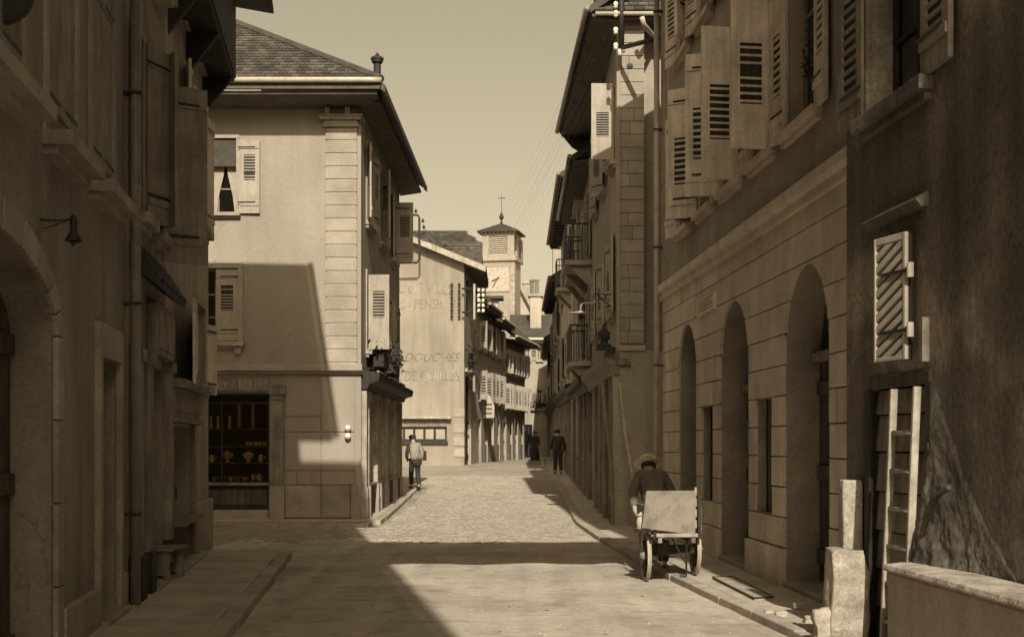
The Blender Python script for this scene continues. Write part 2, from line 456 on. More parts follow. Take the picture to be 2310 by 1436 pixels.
def tiles(mb, p0, pu, pv, nu, nv, th=.02, jit=.006, clip=None):
    """overlapping roof tiles on the parallelogram p0 + u*pu + v*pv (v runs up the slope)"""
    p0, pu, pv = Vector(p0), Vector(pu), Vector(pv); nn = pu.cross(pv).normalized()
    if nn.z < 0: nn = -nn
    for j in range(nv):
        for i in range(nu):
            off = .5 if j % 2 else 0
            u0, u1 = (i + off) / nu, (i + off + .94) / nu
            if clip and not clip((u0 + u1) / 2, (j + .5) / nv): continue
            u1 = min(u1, 1.0)
            if u1 <= u0: continue
            a = p0 + pu * u0 + pv * (j / nv); b = p0 + pu * u1 + pv * (j / nv)
            c = p0 + pu * u1 + pv * ((j + 1.3) / nv); d = p0 + pu * u0 + pv * ((j + 1.3) / nv)
            k = nn * (th * 1.6 + random.uniform(0, jit)); e = nn * .002
            mb.add([a, b, c, d, a + k, b + k, c + e, d + e], [(4, 5, 6, 7), (0, 1, 5, 4), (0, 4, 7, 3), (1, 2, 6, 5)], random.random())
    return mb

# ============================================================ the setting
def sheet(xs, ys, dz, jit=0.0):
    mb = MB(); nx = len(xs)
    for y in ys:
        for x in xs: mb.v.append(Vector((x, y, prof(y) + dz + random.uniform(-jit, jit))))
    for j in range(len(ys) - 1):
        for i in range(nx - 1):
            mb.f.append((j * nx + i, j * nx + i + 1, (j + 1) * nx + i + 1, (j + 1) * nx + i))
    return mb
def frange(a, b, st):
    n = max(1, int(round((b - a) / st))); return [a + (b - a) * i / n for i in range(n + 1)]
struct(sheet([-900, -300, -100, -40, 0, 40, 100, 300, 900], [-900, -300, -60, 0, 20] + frange(26, 58, 2) + [80, 130, 300, 900], -.03).build('ground', 'ground'))
struct(sheet(frange(-34, 6, .5), frange(-14, 22, .4), 0, .004).build('road', 'road', smooth=True))
struct(sheet(frange(-34, 6, .8), frange(22, 130, 1), .0, .0).build('street', 'road_far', smooth=True))

KERB_R = [(-6, 3.75), (3, 2.95), (10.67, 2.22), (15.25, 1.76), (20, 1.43), (25.1, 1.22), (40, 1.36), (75, 1.65), (112, 2.05)]
KERB_L = [(-6, -.57), (10.08, -2.18), (18.1, -2.99)]
KERB_B = [(25.4, -2.50), (31, -2.58), (36, -2.66), (40.5, -2.75)]
def interp(tab, y):
    if y <= tab[0][0]: return tab[0][1]
    for (a, p), (b, q) in zip(tab, tab[1:]):
        if y <= b: return p + (q - p) * (y - a) / (b - a)
    return tab[-1][1]
def pavement(name, tab, wall, ys, hh, sgn, kw=.17, ks=1.0, ky1=46):
    """raised footway between a kerb line and the house fronts, with its kerb stones as pieces"""
    mb = MB()
    for y in ys:
        k = interp(tab, y) + sgn * kw; w = wall(y)
        mb.v += [Vector((k, y, prof(y) - .1)), Vector((k, y, prof(y) + hh)), Vector((w, y, prof(y) + hh + .012)), Vector((w, y, prof(y) - .1))]
    for i in range(len(ys) - 1):
        for j in range(3): mb.f.append((i * 4 + j, i * 4 + j + 1, i * 4 + 5 + j, i * 4 + 4 + j))
    mb.f += [(0, 1, 2, 3), tuple(4 * (len(ys) - 1) + j for j in range(4))]
    o = struct(mb.build(name, 'pavement'))
    y = ys[0]
    while y < ys[-1] - .05:
        L_ = min(ks * random.uniform(.8, 1.25) * (1 if y < ky1 else 4), ys[-1] - y); y1 = y + L_ - .014
        j = random.uniform(-.008, .008); z = random.uniform(-.004, .006)
        a, b = interp(tab, y) + j, interp(tab, y1) + j
        c = sgn * (kw - .006)
        z0, z1 = prof(y) + hh + .008 + z, prof(y1) + hh + .008 + z
        st = MB().hexa([(a, y, prof(y) - .1), (a + c, y, prof(y) - .1), (b + c, y1, prof(y1) - .1), (b, y1, prof(y1) - .1), (a, y, z0), (a + c, y, z0), (b + c, y1, z1), (b, y1, z1)])
        st.build('kerb_stone', 'kerb', o, bevel=.012)
        y += L_
    return o
pavement('pavement_right', KERB_R, lambda y: 3.9 + (2.4 if y < 24 else 0), frange(-6, 12, 1) + frange(13, 112, 1.5), .065, 1)
pavement('pavement_left', KERB_L, lambda y: -3.2 - .128 * (y - 7.67), frange(-6, 18.1, 1.2), .085, -1)
pB = pavement('pavement_corner', KERB_B, lambda y: -6.0, frange(25.4, 40.5, .9), .075, -1)
# setts of the footway in front of the corner house
mb = MB()
MB_front = MB(); MB_front.box(WORLD, -13, -2.67, 24.62, 25.39, -.1, .06)
o = struct(MB_front.build('pavement_side', 'pavement'))
for i in range(58):
    for j in range(4):
        x = -12.7 + i * .172 + j * .05; y = 24.64 + j * .185; z = .06 + random.uniform(.006, .016)
        if x > -2.9: continue
        mb.hexa([(x, y, .05), (x + .155, y, .05), (x + .21, y + .17, .05), (x + .055, y + .17, .05), (x + .01, y + .01, z), (x + .15, y + .01, z), (x + .2, y + .16, z), (x + .06, y + .16, z)], random.random())
mb.build('setts', 'cobble', o, kind='stuff')
for x in frange(-13, -3.2, 1.1)[:-1]:
    MB().box(WORLD, x, x + 1.08, 24.46, 24.61, -.1, .062 + random.uniform(0, .005)).build('kerb_stone', 'kerb', o, bevel=.012)
# cobbles of the street
mb = MB(); y = 20.4
while y < 47:
    xl = -2.45 if y > 24.4 else -4.2 - (24.4 - y) * .4
    xr = interp(KERB_R, y) - .02
    if y > 41: xl = -3.2
    x = xl + random.uniform(0, .1); g = .105
    while x < xr - .05:
        w = random.uniform(.10, .15); z0 = prof(y); z = z0 + random.uniform(.006, .015); q = .015
        edge = 21.2 + .5 * math.sin(x * 1.7) + .35 * math.sin(x * 4.1) + random.gauss(0, .35)
        if y > edge:
            x1 = min(x + w - .012, xr); y1 = y + g - .012
            a, b, c, d = (x, y), (x1, y + random.uniform(-.008, .008)), (x1, y1), (x, y1)
            mb.add([(a[0], a[1], z0 - .01), (b[0], b[1], z0 - .01), (c[0], c[1], z0 - .01), (d[0], d[1], z0 - .01),
                    (a[0] + q, a[1] + q, z), (b[0] - q, b[1] + q, z), (c[0] - q, c[1] - q, z), (d[0] + q, d[1] - q, z)],
                   [(4, 5, 6, 7), (0, 1, 5, 4), (1, 2, 6, 5), (2, 3, 7, 6), (3, 0, 4, 7)], random.random())
        x += w
    y += g
co = mb.build('cobbles', 'cobble', recalc=False); co['kind'] = 'stuff'
co['label'] = 'small worn cobbles paving the street between the footways'; co['category'] = 'cobbles'
# loose grit on the near roadway
mb = MB()
for i in range(420):
    y = 10 + 12 * random.random() ** 1.3; x = random.uniform(-1.8, 2.1); r = random.uniform(.004, .014)
    z = .002
    mb.add([(x - r, y, z - .004), (x, y - r, z - .004), (x + r, y, z - .004), (x, y + r, z - .004), (x + r * .2, y, z + r)], [(0, 1, 4), (1, 2, 4), (2, 3, 4), (3, 0, 4)])
g_ = mb.build('grit', 'kerb')
mb = MB()
for i in range(26):
    y = 10.5 + 14 * random.random(); x = random.uniform(-1.7, 1.7); r = random.uniform(.008, .022)
    ring = [(x + r * random.uniform(.6, 1.8) * math.cos(t * .898), y + r * random.uniform(.6, 1.4) * math.sin(t * .898), .001) for t in range(7)]
    mb.add(ring + [(x, y, .006)], [(t, (t + 1) % 7, 7) for t in range(7)])
f_ = mb.build('dirt_specks', 'dung'); f_['kind'] = 'stuff'; f_['label'] = 'scattered dark dirt specks on the near roadway'; f_['category'] = 'dirt'
g_['kind'] = 'stuff'; g_['label'] = 'loose grit scattered over the near roadway'; g_['category'] = 'grit'

# ============================================================ left row: three narrow houses
LF = wallframe((-2.95, 7.67), (-4.49, 19.7), 'L')
sL12, sL23, sL3 = LF.s(283), LF.s(372), LF.s(470)
EV = 9.5
def eaveX(y): return -.15 - .175 * y
def left_roof(T, y0, y1, add=0.0, hip=0.0):
    """deep flat eaves out over the street, then the slope back up"""
    wx = lambda y: -2.95 - .128 * (y - 7.67)
    a = lambda y: Vector((eaveX(y) + add, y, EV)); m = lambda y: Vector((wx(y) - .1, y, EV + .02)); q = lambda y: Vector((wx(y) - 5.5, y - (hip if y == y1 else 0), EV + 3.4))
    r = MB().slab([a(y0), a(y1), m(y1), m(y0)], .14).slab([m(y0), m(y1), q(y1), q(y0)], .14)
    if hip: r.slab([m(y1), Vector((-16, y1, EV + .02)), Vector((-16, y1 - hip, EV + 3.4)), q(y1)], .14)
    r = r.build('roof', 'roof_dark', T)
    MB().tube([a(y0) + Vector((.07, 0, -.02)), a(y1) + Vector((.07, 0, -.02))], .06, 8).build('gutter', 'zinc_dark', r, smooth=True)
    y = y0 + .25
    while y < y1 - .1:
        p = a(y) - Vector((.03, 0, .2)); MB().tube([p, m(y) - Vector((0, 0, .2))], .06, 4).build('rafter', 'wood_dark', r); y += .8
# --- house with the wide arched doorway
T = thing('town_house', 'dark plastered house with wide arched barn doorway and closed shutters above', 'house', LF.P(3, 0, 0))
aD = Op(-2.1, LF.s(120), 0, 2.78, .5)
d0_, d1_, e0, e1 = LF.rect(220, 262, 812, 1300)
door1 = Op(d0_, d1_, .12, e1)
wins = []
for x0, x1, xr, yb in ((-75, 42, 20, 200), (105, 168, 125, 322), (204, 252, 223, 428)):
    a0, a1 = sorted((LF.s(x0), LF.s(x1))); wins.append(Op(a0, a1, LF.h(xr, yb), LF.h(xr, yb) + 1.75))
w2 = [Op(o.a0, o.a1, o.h0 + 2.75, o.h1 + 2.75) for o in wins]
sN = -14.0
mb = MB().panel(LF, sN, sL12 - .01, -.1, 9.6, [aD, door1] + wins + w2, 0, .4)
mb.box(LF, sN, sL12 - .01, -7, -.44, -.1, 9.6)
mb.build('wall', 'plaster_dark', T)
for a, b in ((sN, aD.a0 - .2), (aD.a1 + .2, door1.a0 - .16), (door1.a1 + .16, sL12 - .14)):
    MB().box(LF, a, b, -.02, .05, -.1, .40).build('plinth', 'plaster_mid', T, bevel=.01)
# arch surround of voussoirs
c = (aD.a0 + aD.a1) / 2; r = (aD.a1 - aD.a0) / 2
for i in range(11):
    t0, t1 = math.pi * i / 11 + .012, math.pi * (i + 1) / 11 - .012; pts = []
    for k in range(4): t = t0 + (t1 - t0) * k / 3; pts.append((c + r * math.cos(t), 2.28 + .5 * math.sin(t)))
    for k in range(4): t = t1 + (t0 - t1) * k / 3; pts.append((c + (r + .2) * math.cos(t), 2.28 + .7 * math.sin(t)))
    MB().prism(LF, pts, -.02, .035).build('voussoir', 'stone_mid', T, bevel=.006)
for a in (aD.a0 - .2, aD.a1):
    for j in range(4): MB().box(LF, a, a + .2, -.02, .035, .57 * j + .004, .57 * (j + 1) - .004).build('jamb_stone', 'stone_mid', T, bevel=.006)
plank_door(T, LF, aD.a0, aD.a1, .06, 2.78, .28, 16, 'wood_door', .5, rails=(.06, .55, .97))
plank_door(T, LF, door1.a0, door1.a1, .12, door1.h1, .3, 4, 'wood_dark')
MB().box(LF, door1.a0 - .13, door1.a1 + .13, -.02, .05, door1.h1, door1.h1 + .28).build('lintel', 'stone_mid', T, bevel=.008)
for a in (door1.a0 - .13, door1.a1): MB().box(LF, a, a + .13, -.02, .048, 0, door1.h1).build('jamb', 'stone_mid', T, bevel=.008)
MB().box(LF, door1.a0 - .1, door1.a1 + .1, -.35, .12, .0, .13).build('doorstep', 'stone_mid', T, bevel=.012)
for k, o in enumerate(wins + w2):
    surround(T, LF, o.a0, o.a1, o.h0, o.h1, .11, .025, .2, .1, 'stone_mid', bracket=True)
    w = (o.a1 - o.a0) / 2 - .01
    window(T, LF, o.a0, o.a1, o.h0, o.h1, .2, 2, 3)
    shutter(T, LF, o.a0, 1, w, o.h0 + .02, o.h1 - .02, 0, 'shutter_brown', louv=False, d0=.0)
    shutter(T, LF, o.a1, -1, w, o.h0 + .02, o.h1 - .02, 0, 'shutter_brown', louv=False, d0=.0)
downpipe(T, LF, LF.s(283) - .08, .1, 9.3, .05, .1)
left_roof(T, -8, 12.0)
# --- middle house with wide shop sign
T = thing('town_house', 'narrow dark house with wooden shop front and heavy shutters hanging open', 'house', LF.P((sL12 + sL23) / 2, 0, 0))
sd0, sd1, _, sdh = LF.rect(325, 366, 850, 1200)
shop = Op(sd0, sd1, .12, 2.35)
wa = Op(LF.s(306), LF.s(322), 3.75, 5.5); wb = Op(LF.s(342), LF.s(356), 3.75, 5.5)
w2 = [Op(o.a0, o.a1, o.h0 + 2.6, o.h1 + 2.6) for o in (wa, wb)]
mb = MB().panel(LF, sL12, sL23 - .005, -.1, 9.6, [shop, wa, wb] + w2, 0, .4)
mb.box(LF, sL12, sL23 - .005, -7, -.44, -.1, 9.6)
mb.build('wall', 'plaster_dark', T)
for o in (wa, wb, *w2):
    window(T, LF, o.a0, o.a1, o.h0, o.h1, .18, 2, 3); surround(T, LF, o.a0, o.a1, o.h0, o.h1, .1, .025, .15, .1, 'stone_mid')
shutter(T, LF, wa.a0, -1, .45, wa.h0, wa.h1, 8, 'shutter_brown', louv=False)
shutter(T, LF, wa.a1, 1, .45, wa.h0, wa.h1, 25, 'shutter_brown', louv=False)
shutter(T, LF, wb.a0, -1, .45, wb.h0, wb.h1, 35, 'shutter_brown', louv=False)
shutter(T, LF, wb.a1, 1, .5, wb.h0 - .25, wb.h1 - .1, 62, 'shutter_brown', louv=False)
for o in w2:
    shutter(T, LF, o.a0, -1, .42, o.h0, o.h1, 20, 'shutter_brown', louv=False); shutter(T, LF, o.a1, 1, .42, o.h0, o.h1, 15, 'shutter_brown', louv=False)
# sloped shop awning board, name board, pilasters, glazed door
sw0, sw1 = LF.s(292), sL23 - .05
aw = MB().sweep(LF, [(0, 3.42), (.03, 3.45), (.24, 3.12), (.22, 3.05), (0, 3.2)], sw0, sw1).build('awning_board', 'wood_dark', T)
for i in range(7):
    a = sw0 + (sw1 - sw0) * (i + .5) / 7
    MB().sweep(LF, [(.02, 3.475), (.26, 3.12), (.26, 3.10), (.02, 3.455)], a - .1, a + .1).build('batten', 'wood_dark', aw)
nb = MB().box(LF, LF.s(330), LF.s(369), .0, .12, 2.45, 2.98).build('name_board', 'wood_mid', T, bevel=.01)
MB().box(LF, LF.s(330) + .06, LF.s(369) - .06, .121, .135, 2.52, 2.91).build('board_panel', 'wood_mid', nb, bevel=.004)
for x0, x1 in ((290, 301), (313, 324), (367, 371.5)):
    a, b = sorted((LF.s(x0), LF.s(x1)))
    p = MB().box(LF, a, b, -.02, .1, 0, 2.4).build('pilaster', 'wood_mid', T, bevel=.012)
    MB().box(LF, a - .02, b + .02, -.01, .13, 0, .5).build('base', 'wood_dark', p, bevel=.01)
    MB().box(LF, a - .02, b + .02, -.01, .13, 2.32, 2.44).build('capital', 'wood_mid', p, bevel=.01)
plank_door(T, LF, sd0, sd1, .12, .95, .22, 5, 'wood_dark', rails=(.1, .9), handle=False)
window(T, LF, sd0, sd1, .95, 2.35, .22, 3, 2, 'wood_dark')
MB().box(LF, sd0 - .05, sd1 + .05, -.4, .16, 0, .12).build('doorstep', 'stone_mid', T, bevel=.012)
left_roof(T, 12.05, 14.8, .38)
# --- end house by the side street
T = thing('town_house', 'plastered end house at the side street with small shop and pierced shutters', 'house', LF.P((sL23 + sL3) / 2, 0, 0))
a0, a1, _, hd = LF.rect(381, 429, 962, 1200)
sdoor = Op(a0, a1, .1, hd)
wl0, wl1, wlh0, wlh1 = LF.rect(441, 460, 690, 868)
wl = Op(wl0, wl1, wlh0, wlh1)
wu1 = Op(LF.s(412), LF.s(428), 4.55, 6.2); wu2 = Op(LF.s(447), LF.s(459), 4.55, 6.2)
w2 = [Op(o.a0, o.a1, o.h0 + 2.35, o.h1 + 2.35) for o in (wu1, wu2)]
mb = MB().panel(LF, sL23, sL3, -.1, 9.45, [sdoor, wl, wu1, wu2] + w2, 0, .4)
mb.box(LF, sL23, sL3, -7, -.44, -.1, 9.45)
mb.build('wall', 'plaster_mid', T)
for o in (wl, wu1, wu2, *w2):
    window(T, LF, o.a0, o.a1, o.h0, o.h1, .18, 2, 3); surround(T, LF, o.a0, o.a1, o.h0, o.h1, .1, .03, .14, .1, 'stone_mid')
sa, sb, sh0, sh1 = LF.rect(390, 436, 690, 872)
shutter(T, LF, wl.a0 - .1, -1, wl.a0 - .1 - sa, sh0, sh1, 5, 'shutter_grey', .38, .82, 7, cols=2)
shutter(T, LF, wl.a1, 1, .4, sh0, sh1, 12, 'shutter_grey', louv=False)
for o in (wu1, wu2, *w2):
    shutter(T, LF, o.a0, -1, .42, o.h0, o.h1, 14, 'shutter_grey', louv=False); shutter(T, LF, o.a1, 1, .42, o.h0, o.h1, 10, 'shutter_grey', louv=False)
b0, b1, g0, g1 = LF.rect(376, 434, 882, 944)
sb_ = MB().box(LF, b0, b1, 0, .1, g0, g1).build('name_board', 'wood_mid', T, bevel=.01)
MB().box(LF, b0 + .07, b1 - .07, .101, .115, g0 + .07, g1 - .07).build('board_panel', 'wood_mid', sb_, bevel=.004)
MB().sweep(LF, [(0, g1), (.2, g1), (.22, g1 + .04), (.22, g1 + .09), (0, g1 + .12)], b0 - .05, b1 + .05).build('cornice', 'wood_mid', T)
MB().box(LF, b0 - .02, b1 + .02, 0, .14, g0 - .06, g0 - .002).build('moulding', 'wood_mid', T, bevel=.01)
plank_door(T, LF, a0, a1, .1, 1.0, .2, 5, 'wood_door', rails=(.1, .9), handle=True)
window(T, LF, a0, a1, 1.0, hd, .2, 3, 1, 'wood_mid', 'glass_dark')
MB().box(LF, a0, a1, -.18, .18, .60, .64).build('shelf_board', 'wood_mid', T, bevel=.005)
for a in (a0 - .12, a1): MB().box(LF, a, a + .12, -.02, .06, 0, g0 - .06).build('jamb', 'wood_mid', T, bevel=.008)
MB().box(LF, a1 + .13, sL3 + .02, -.02, .07, 0, .75).build('plinth', 'stone_mid', T, bevel=.015)
MB().box(LF, a0 - .1, a1 + .1, -.4, .2, 0, .12).build('doorstep', 'stone_mid', T, bevel=.012)
left_roof(T, 15.5, 19.95, 0, 5.2)
# projecting wooden upper bay and the bracketed board at its end
bay0, bay1 = LF.s(318), LF.s(462)
bay = MB().box(LF, LF.s(376), bay1, .0, .42, 6.75, 9.3).build('bay_front', 'wood_dark', T, bevel=.02)
for i in range(12):
    a = LF.s(376) + (bay1 - LF.s(376)) * i / 12
    MB().box(LF, a + .01, a + (bay1 - LF.s(376)) / 12 - .01, .421, .44, 6.8, 9.25).build('plank', 'wood_dark', bay)
for a in (LF.s(380), LF.s(420), LF.s(458)):
    MB().prism(Fr(LF.o + LF.u * a, LF.n, LF.u), [(0, 6.2), (.4, 6.72), (.4, 6.75), (0, 6.75)], -.05, .05).build('bracket', 'wood_dark', T)
MB().slab([LF.P(LF.s(455), .1, 8.12), LF.P(LF.s(470), .1, 8.12), LF.P(LF.s(470), .95, 8.0), LF.P(LF.s(455), .95, 8.0)], .08).build('eave_board', 'wood_dark', T)

# small things on the left fronts
T = thing('wall_lamp', 'small iron lamp with bell shade on thin wall bracket beside arched doorway', 'lamp', LF.P(LF.s(140), 0, LF.h(150, 495)))
a = LF.s(166, .2); hh = LF.h(166, 497, .2)
MB().tube([LF.P(a - .06, .0, hh - .01), LF.P(a - .04, .1, hh - .01), LF.P(a, .2, hh + .01)], .007, 6).build('arm', 'iron', T, smooth=True)
MB().tube([LF.P(a - .06, .02, hh - .07), LF.P(a - .01, .17, hh)], .005, 6).build('brace', 'iron', T)
c_ = LF.P(a, .2, hh)
MB().lathe(c_, [(.01, .04), (.022, .015), (.026, -.025), (.022, -.07), (.038, -.1), (.058, -.135), (.05, -.14), (.022, -.12)], 14).build('shade', 'iron', T, smooth=True)
MB().lathe(c_, [(.004, -.12), (.02, -.13), (.022, -.145), (.012, -.165), (.002, -.17)], 10).build('bulb', 'glass_far', T, smooth=True)

T = thing('hanging_sign', 'dark round shop sign hanging from iron arm above arched doorway', 'sign', LF.P(LF.s(-10), 0, 4.4))
c_ = at(2, -18, 7.75); c_.x += .0
nrm = (LF.u.x, LF.u.y, 0)
MB().lathe(c_, [(.02, -.03), (.18, -.03), (.19, -.02), (.19, .02), (.18, .03), (.02, .03)], 32, nrm).build('disc', 'iron', T)
wp = Vector((-2.95 - .128 * (c_.y - 7.67), c_.y, c_.z + .24))
MB().tube([wp, c_ + Vector((.22, 0, .24))], .014, 8).build('arm', 'iron', T)
for q in (-.08, .08): MB().tube([c_ + Vector((q, 0, .24)), c_ + Vector((q, 0, .16))], .006, 6).build('hook', 'iron', T)

# wooden stool on the pavement
T = thing('wooden_stool', 'low solid wooden stool with shaped side boards standing on the pavement', 'stool', Vector((-3.72, 14.35, .095)))
sf = Fr((-3.72, 14.35), (1, -.05), (.05, 1)); z0 = .097
MB().box(sf, -.15, .15, -.3, .3, z0 + .31, z0 + .345).build('seat', 'wood_mid', T, bevel=.008)
for d in (-.24, .22):
    MB().prism(sf, [(-.12, z0), (-.05, z0), (-.03, z0 + .05), (.03, z0 + .05), (.05, z0), (.12, z0), (.09, z0 + .14), (.12, z0 + .31), (-.12, z0 + .31), (-.09, z0 + .14)], d, d + .03).build('side_board', 'wood_mid', T, bevel=.004)
MB().box(sf, -.02, .02, -.21, .22, z0 + .16, z0 + .22).build('stretcher', 'wood_mid', T)

# ============================================================ corner house with the china shop
BY, BX = 25.9, -2.94
BF = Fr((0, BY), (1, 0), (0, -1))            # front: s is world x
BS = wallframe((BX, BY), (-2.87 - .06, 34.6), 'L')   # side along the street
T = thing('corner_house', 'pale corner house with banded corner pilaster, hipped tile roof and shop windows', 'house', (-5, 28, 0))
HB = BF.h(600, 245); belt = BF.h(600, 838)
tw = Op(*[BF.s(440), BF.s(533), BF.h(500, 480), BF.h(500, 312)])
lw = Op(BF.s(430), BF.s(537), BF.h(500, 770), BF.h(500, 605))
shopB = Op(BF.s(425), BF.s(608), BF.h(500, 1092), BF.h(500, 888))
panB = Op(BF.s(425), BF.s(604), BF.h(500, 1140), BF.h(500, 1100))
mb = MB().panel(BF, -9.5, BX, -.1, HB, [tw, lw, shopB], 0, .35)
mb.box(BF, -9.5, BX - .36, -7.5, -1.15, -.1, HB)
mb.build('wall', 'plaster_light', T)
wl_ = [Op(a, a + .95, h, h + 1.5) for a in (.95, 3.6, 6.25) for h in (3.45, 6.05)]
shs = [Op(a, b, .75, 2.45) for a, b in ((.75, 2.2), (3.0, 3.9), (4.6, 6.2), (6.8, 8.2))]
mb = MB().panel(BS, .0, BS.len, -.1, HB, wl_ + shs, -.002, .3)
mb.quad(BS.P(BS.len, 0, -.1), BS.P(BS.len, -6, -.1), BS.P(BS.len, -6, HB), BS.P(BS.len, 0, HB))
mb.build('side_wall', 'plaster_mid', T)
# corner pilaster of banded blocks with capital
px0, px1 = BF.s(735), BF.s(800)
y = 288.0; n = 0
while y < 826:
    h1, h0 = BF.h(770, y), BF.h(770, min(y + 29.4, 832))
    MB().box(BF, px0, px1 + .05, -.36, .055, h0 + .012, h1 - .012).build('pilaster_block', 'stone_pale', T, bevel=.004)
    y += 29.4
MB().box(BF, px0 + .02, px1 + .035, -.34, .04, belt, BF.h(770, 290)).build('pilaster_core', 'stone_mid', T)
cap = MB()
for (ya, yb, pr) in ((288, 283, .07), (283, 273, .05), (273, 266, .12), (266, 262, .15)):
    cap.box(BF, px0 - pr + .02, px1 + .04 + pr - .02, -.36, .045 + pr, BF.h(770, ya), BF.h(770, yb) - .001)
cap.build('capital', 'stone_pale', T, bevel=.005)
for x in (741, 786):
    MB().box(BF, BF.s(x - 5), BF.s(x + 6), -.1, .22, BF.h(770, 262), BF.h(770, 247)).build('capital_bracket', 'stone_pale', T, bevel=.008)
MB().box(BF, px0, px1 + .03, -.34, .03, BF.h(770, 262), HB).build('frieze_block', 'plaster_light', T)
# belt course
MB().sweep(BF, [(0, belt - .05), (.06, belt - .05), (.10, belt), (.16, belt + .02), (.16, belt + .12), (.02, belt + .15), (0, belt + .15)], -9.5, px1 + .16).build('belt_course', 'stone_pale', T)
# top window with drawn blind and tied curtains
surround(T, BF, tw.a0, tw.a1, tw.h0, tw.h1, .07, .02, .12, .07, 'stone_pale')
window(T, BF, tw.a0, tw.a1, tw.h0, tw.h1, .2, 2, 3, 'wood_mid')
MB().box(BF, tw.a0, tw.a1 - .0, -.10, -.03, BF.h(500, 375), tw.h1).build('blind', 'blind', T, bevel=.01)
cr = BF.s(533); ct = BF.h(500, 372)
for sg, a in ((-1, cr), (1, BF.s(478))):
    MB().prism(BF, [(a, tw.h0), (a + sg * .06, tw.h0), (a + sg * .10, tw.h0 + .35), (a + sg * .2, ct - .15), (a + sg * .22, ct), (a, ct)], -.17, -.155).build('curtain', 'curtain', T)
shutter(T, BF, BF.s(541), 1, BF.s(587) - BF.s(541), BF.h(560, 482), BF.h(560, 317), 3, 'shutter_pale', .45, .80, 9)
shutter(T, BF, tw.a0 - .07, -1, .42, tw.h0, tw.h1, 3, 'shutter_pale', .45, .80, 9)
# lower window, half closed
surround(T, BF, lw.a0, lw.a1, lw.h0, lw.h1, .10, .03, .12, .09, 'stone_pale')
window(T, BF, lw.a0, lw.a1, lw.h0, lw.h1, .2, 2, 3, 'wood_mid')
shutter(T, BF, lw.a1, -1, BF.s(537) - BF.s(487), lw.h0 + .02, lw.h1 - .02, 0, 'shutter_pale', .42, .78, 9, d0=.0)
MB().box(BF, BF.s(531), BF.s(545), 0, .09, BF.h(500, 798), BF.h(500, 787)).build('sill_bracket', 'stone_pale', T)
# shop front: board with lettering, glazing, shelves
ha, hb_ = BF.h(520, 882), BF.h(520, 853)
sgn = MB().box(BF, BF.s(425), BF.s(607), .0, .05, ha, hb_).build('name_board', 'wood_mid', T, bevel=.006)
_t = text_mesh('ROSSET - BLUMER', .20, lambda x, y: BF.P(BF.s(530) + x, .053, ha + .045 + y), spacing=1.05)
letters(_t, 'letter_pale', sgn)
MB().sweep(BF, [(0, ha - .03), (.09, ha - .03), (.11, ha), (.0, ha + .002)], BF.s(425), BF.s(610)).build('moulding', 'wood_mid', T)
pil = MB().box(BF, BF.s(612), BF.s(640), 0, .06, .0, BF.h(620, 902)).build('shop_pilaster', 'wood_mid', T, bevel=.008)
MB().box(BF, BF.s(608), BF.s(646), 0, .13, BF.h(620, 890), BF.h(620, 868)).build('capital', 'wood_mid', pil, bevel=.01)
MB().box(BF, BF.s(611), BF.s(641), 0, .08, BF.h(620, 901), BF.h(620, 890)).build('neck', 'wood_mid', pil)
MB().box(BF, BF.s(609), BF.s(643), 0, .09, 0, BF.h(620, 1095)).build('base', 'stone_mid', pil, bevel=.01)
fr_ = MB(); a0, a1 = shopB.a0, shopB.a1
fr_.box(BF, a1 - .05, a1, -.14, -.06, shopB.h0, shopB.h1); fr_.box(BF, a0, a1 - .05, -.14, -.06, shopB.h1 - .05, shopB.h1)
fr_.box(BF, a0, a1 - .05, -.14, -.06, shopB.h0, shopB.h0 + .05); fr_.box(BF, a0, a1 - .05, -.13, -.06, BF.h(520, 910), BF.h(520, 906))
for x in (497,): fr_.box(BF, BF.s(x), BF.s(x) + .03, -.13, -.07, shopB.h0 + .05, shopB.h1 - .05)
sw = fr_.build('shop_window', 'wood_dark', T)
MB().box(BF, a0, a1 - .05, -.105, -.100, shopB.h0 + .05, shopB.h1 - .05).build('pane', 'glass_clear', sw)
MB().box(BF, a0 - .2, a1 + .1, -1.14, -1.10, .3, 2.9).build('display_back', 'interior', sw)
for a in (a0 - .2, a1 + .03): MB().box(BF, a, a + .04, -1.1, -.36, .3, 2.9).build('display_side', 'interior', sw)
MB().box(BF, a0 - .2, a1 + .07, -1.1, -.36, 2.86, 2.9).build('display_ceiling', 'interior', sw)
SH = [BF.h(520, y) for y in (966, 1005, 1043, 1085)]
for hh in SH: MB().box(BF, a0 - .15, a1 + .02, -.5, -.15, hh - .025, hh).build('shelf', 'wood_mid', sw)
MB().box(BF, a0, BF.s(606), .0, .04, BF.h(520, 1148), BF.h(520, 1094)).build('stall_riser', 'wood_dark', T, bevel=.008)
MB().box(BF, a0, BF.s(602), .041, .052, BF.h(520, 1137), BF.h(520, 1104)).build('riser_panel', 'wood_door', T, bevel=.004)
MB().box(BF, -9.5, BF.s(606), .0, .05, -.1, BF.h(520, 1149)).build('plinth', 'stone_mid', T, bevel=.01)
MB().box(BF, a0, BF.s(610), -.05, .12, BF.h(520, 1094), BF.h(520, 1088)).build('shop_sill', 'wood_mid', T, bevel=.006)
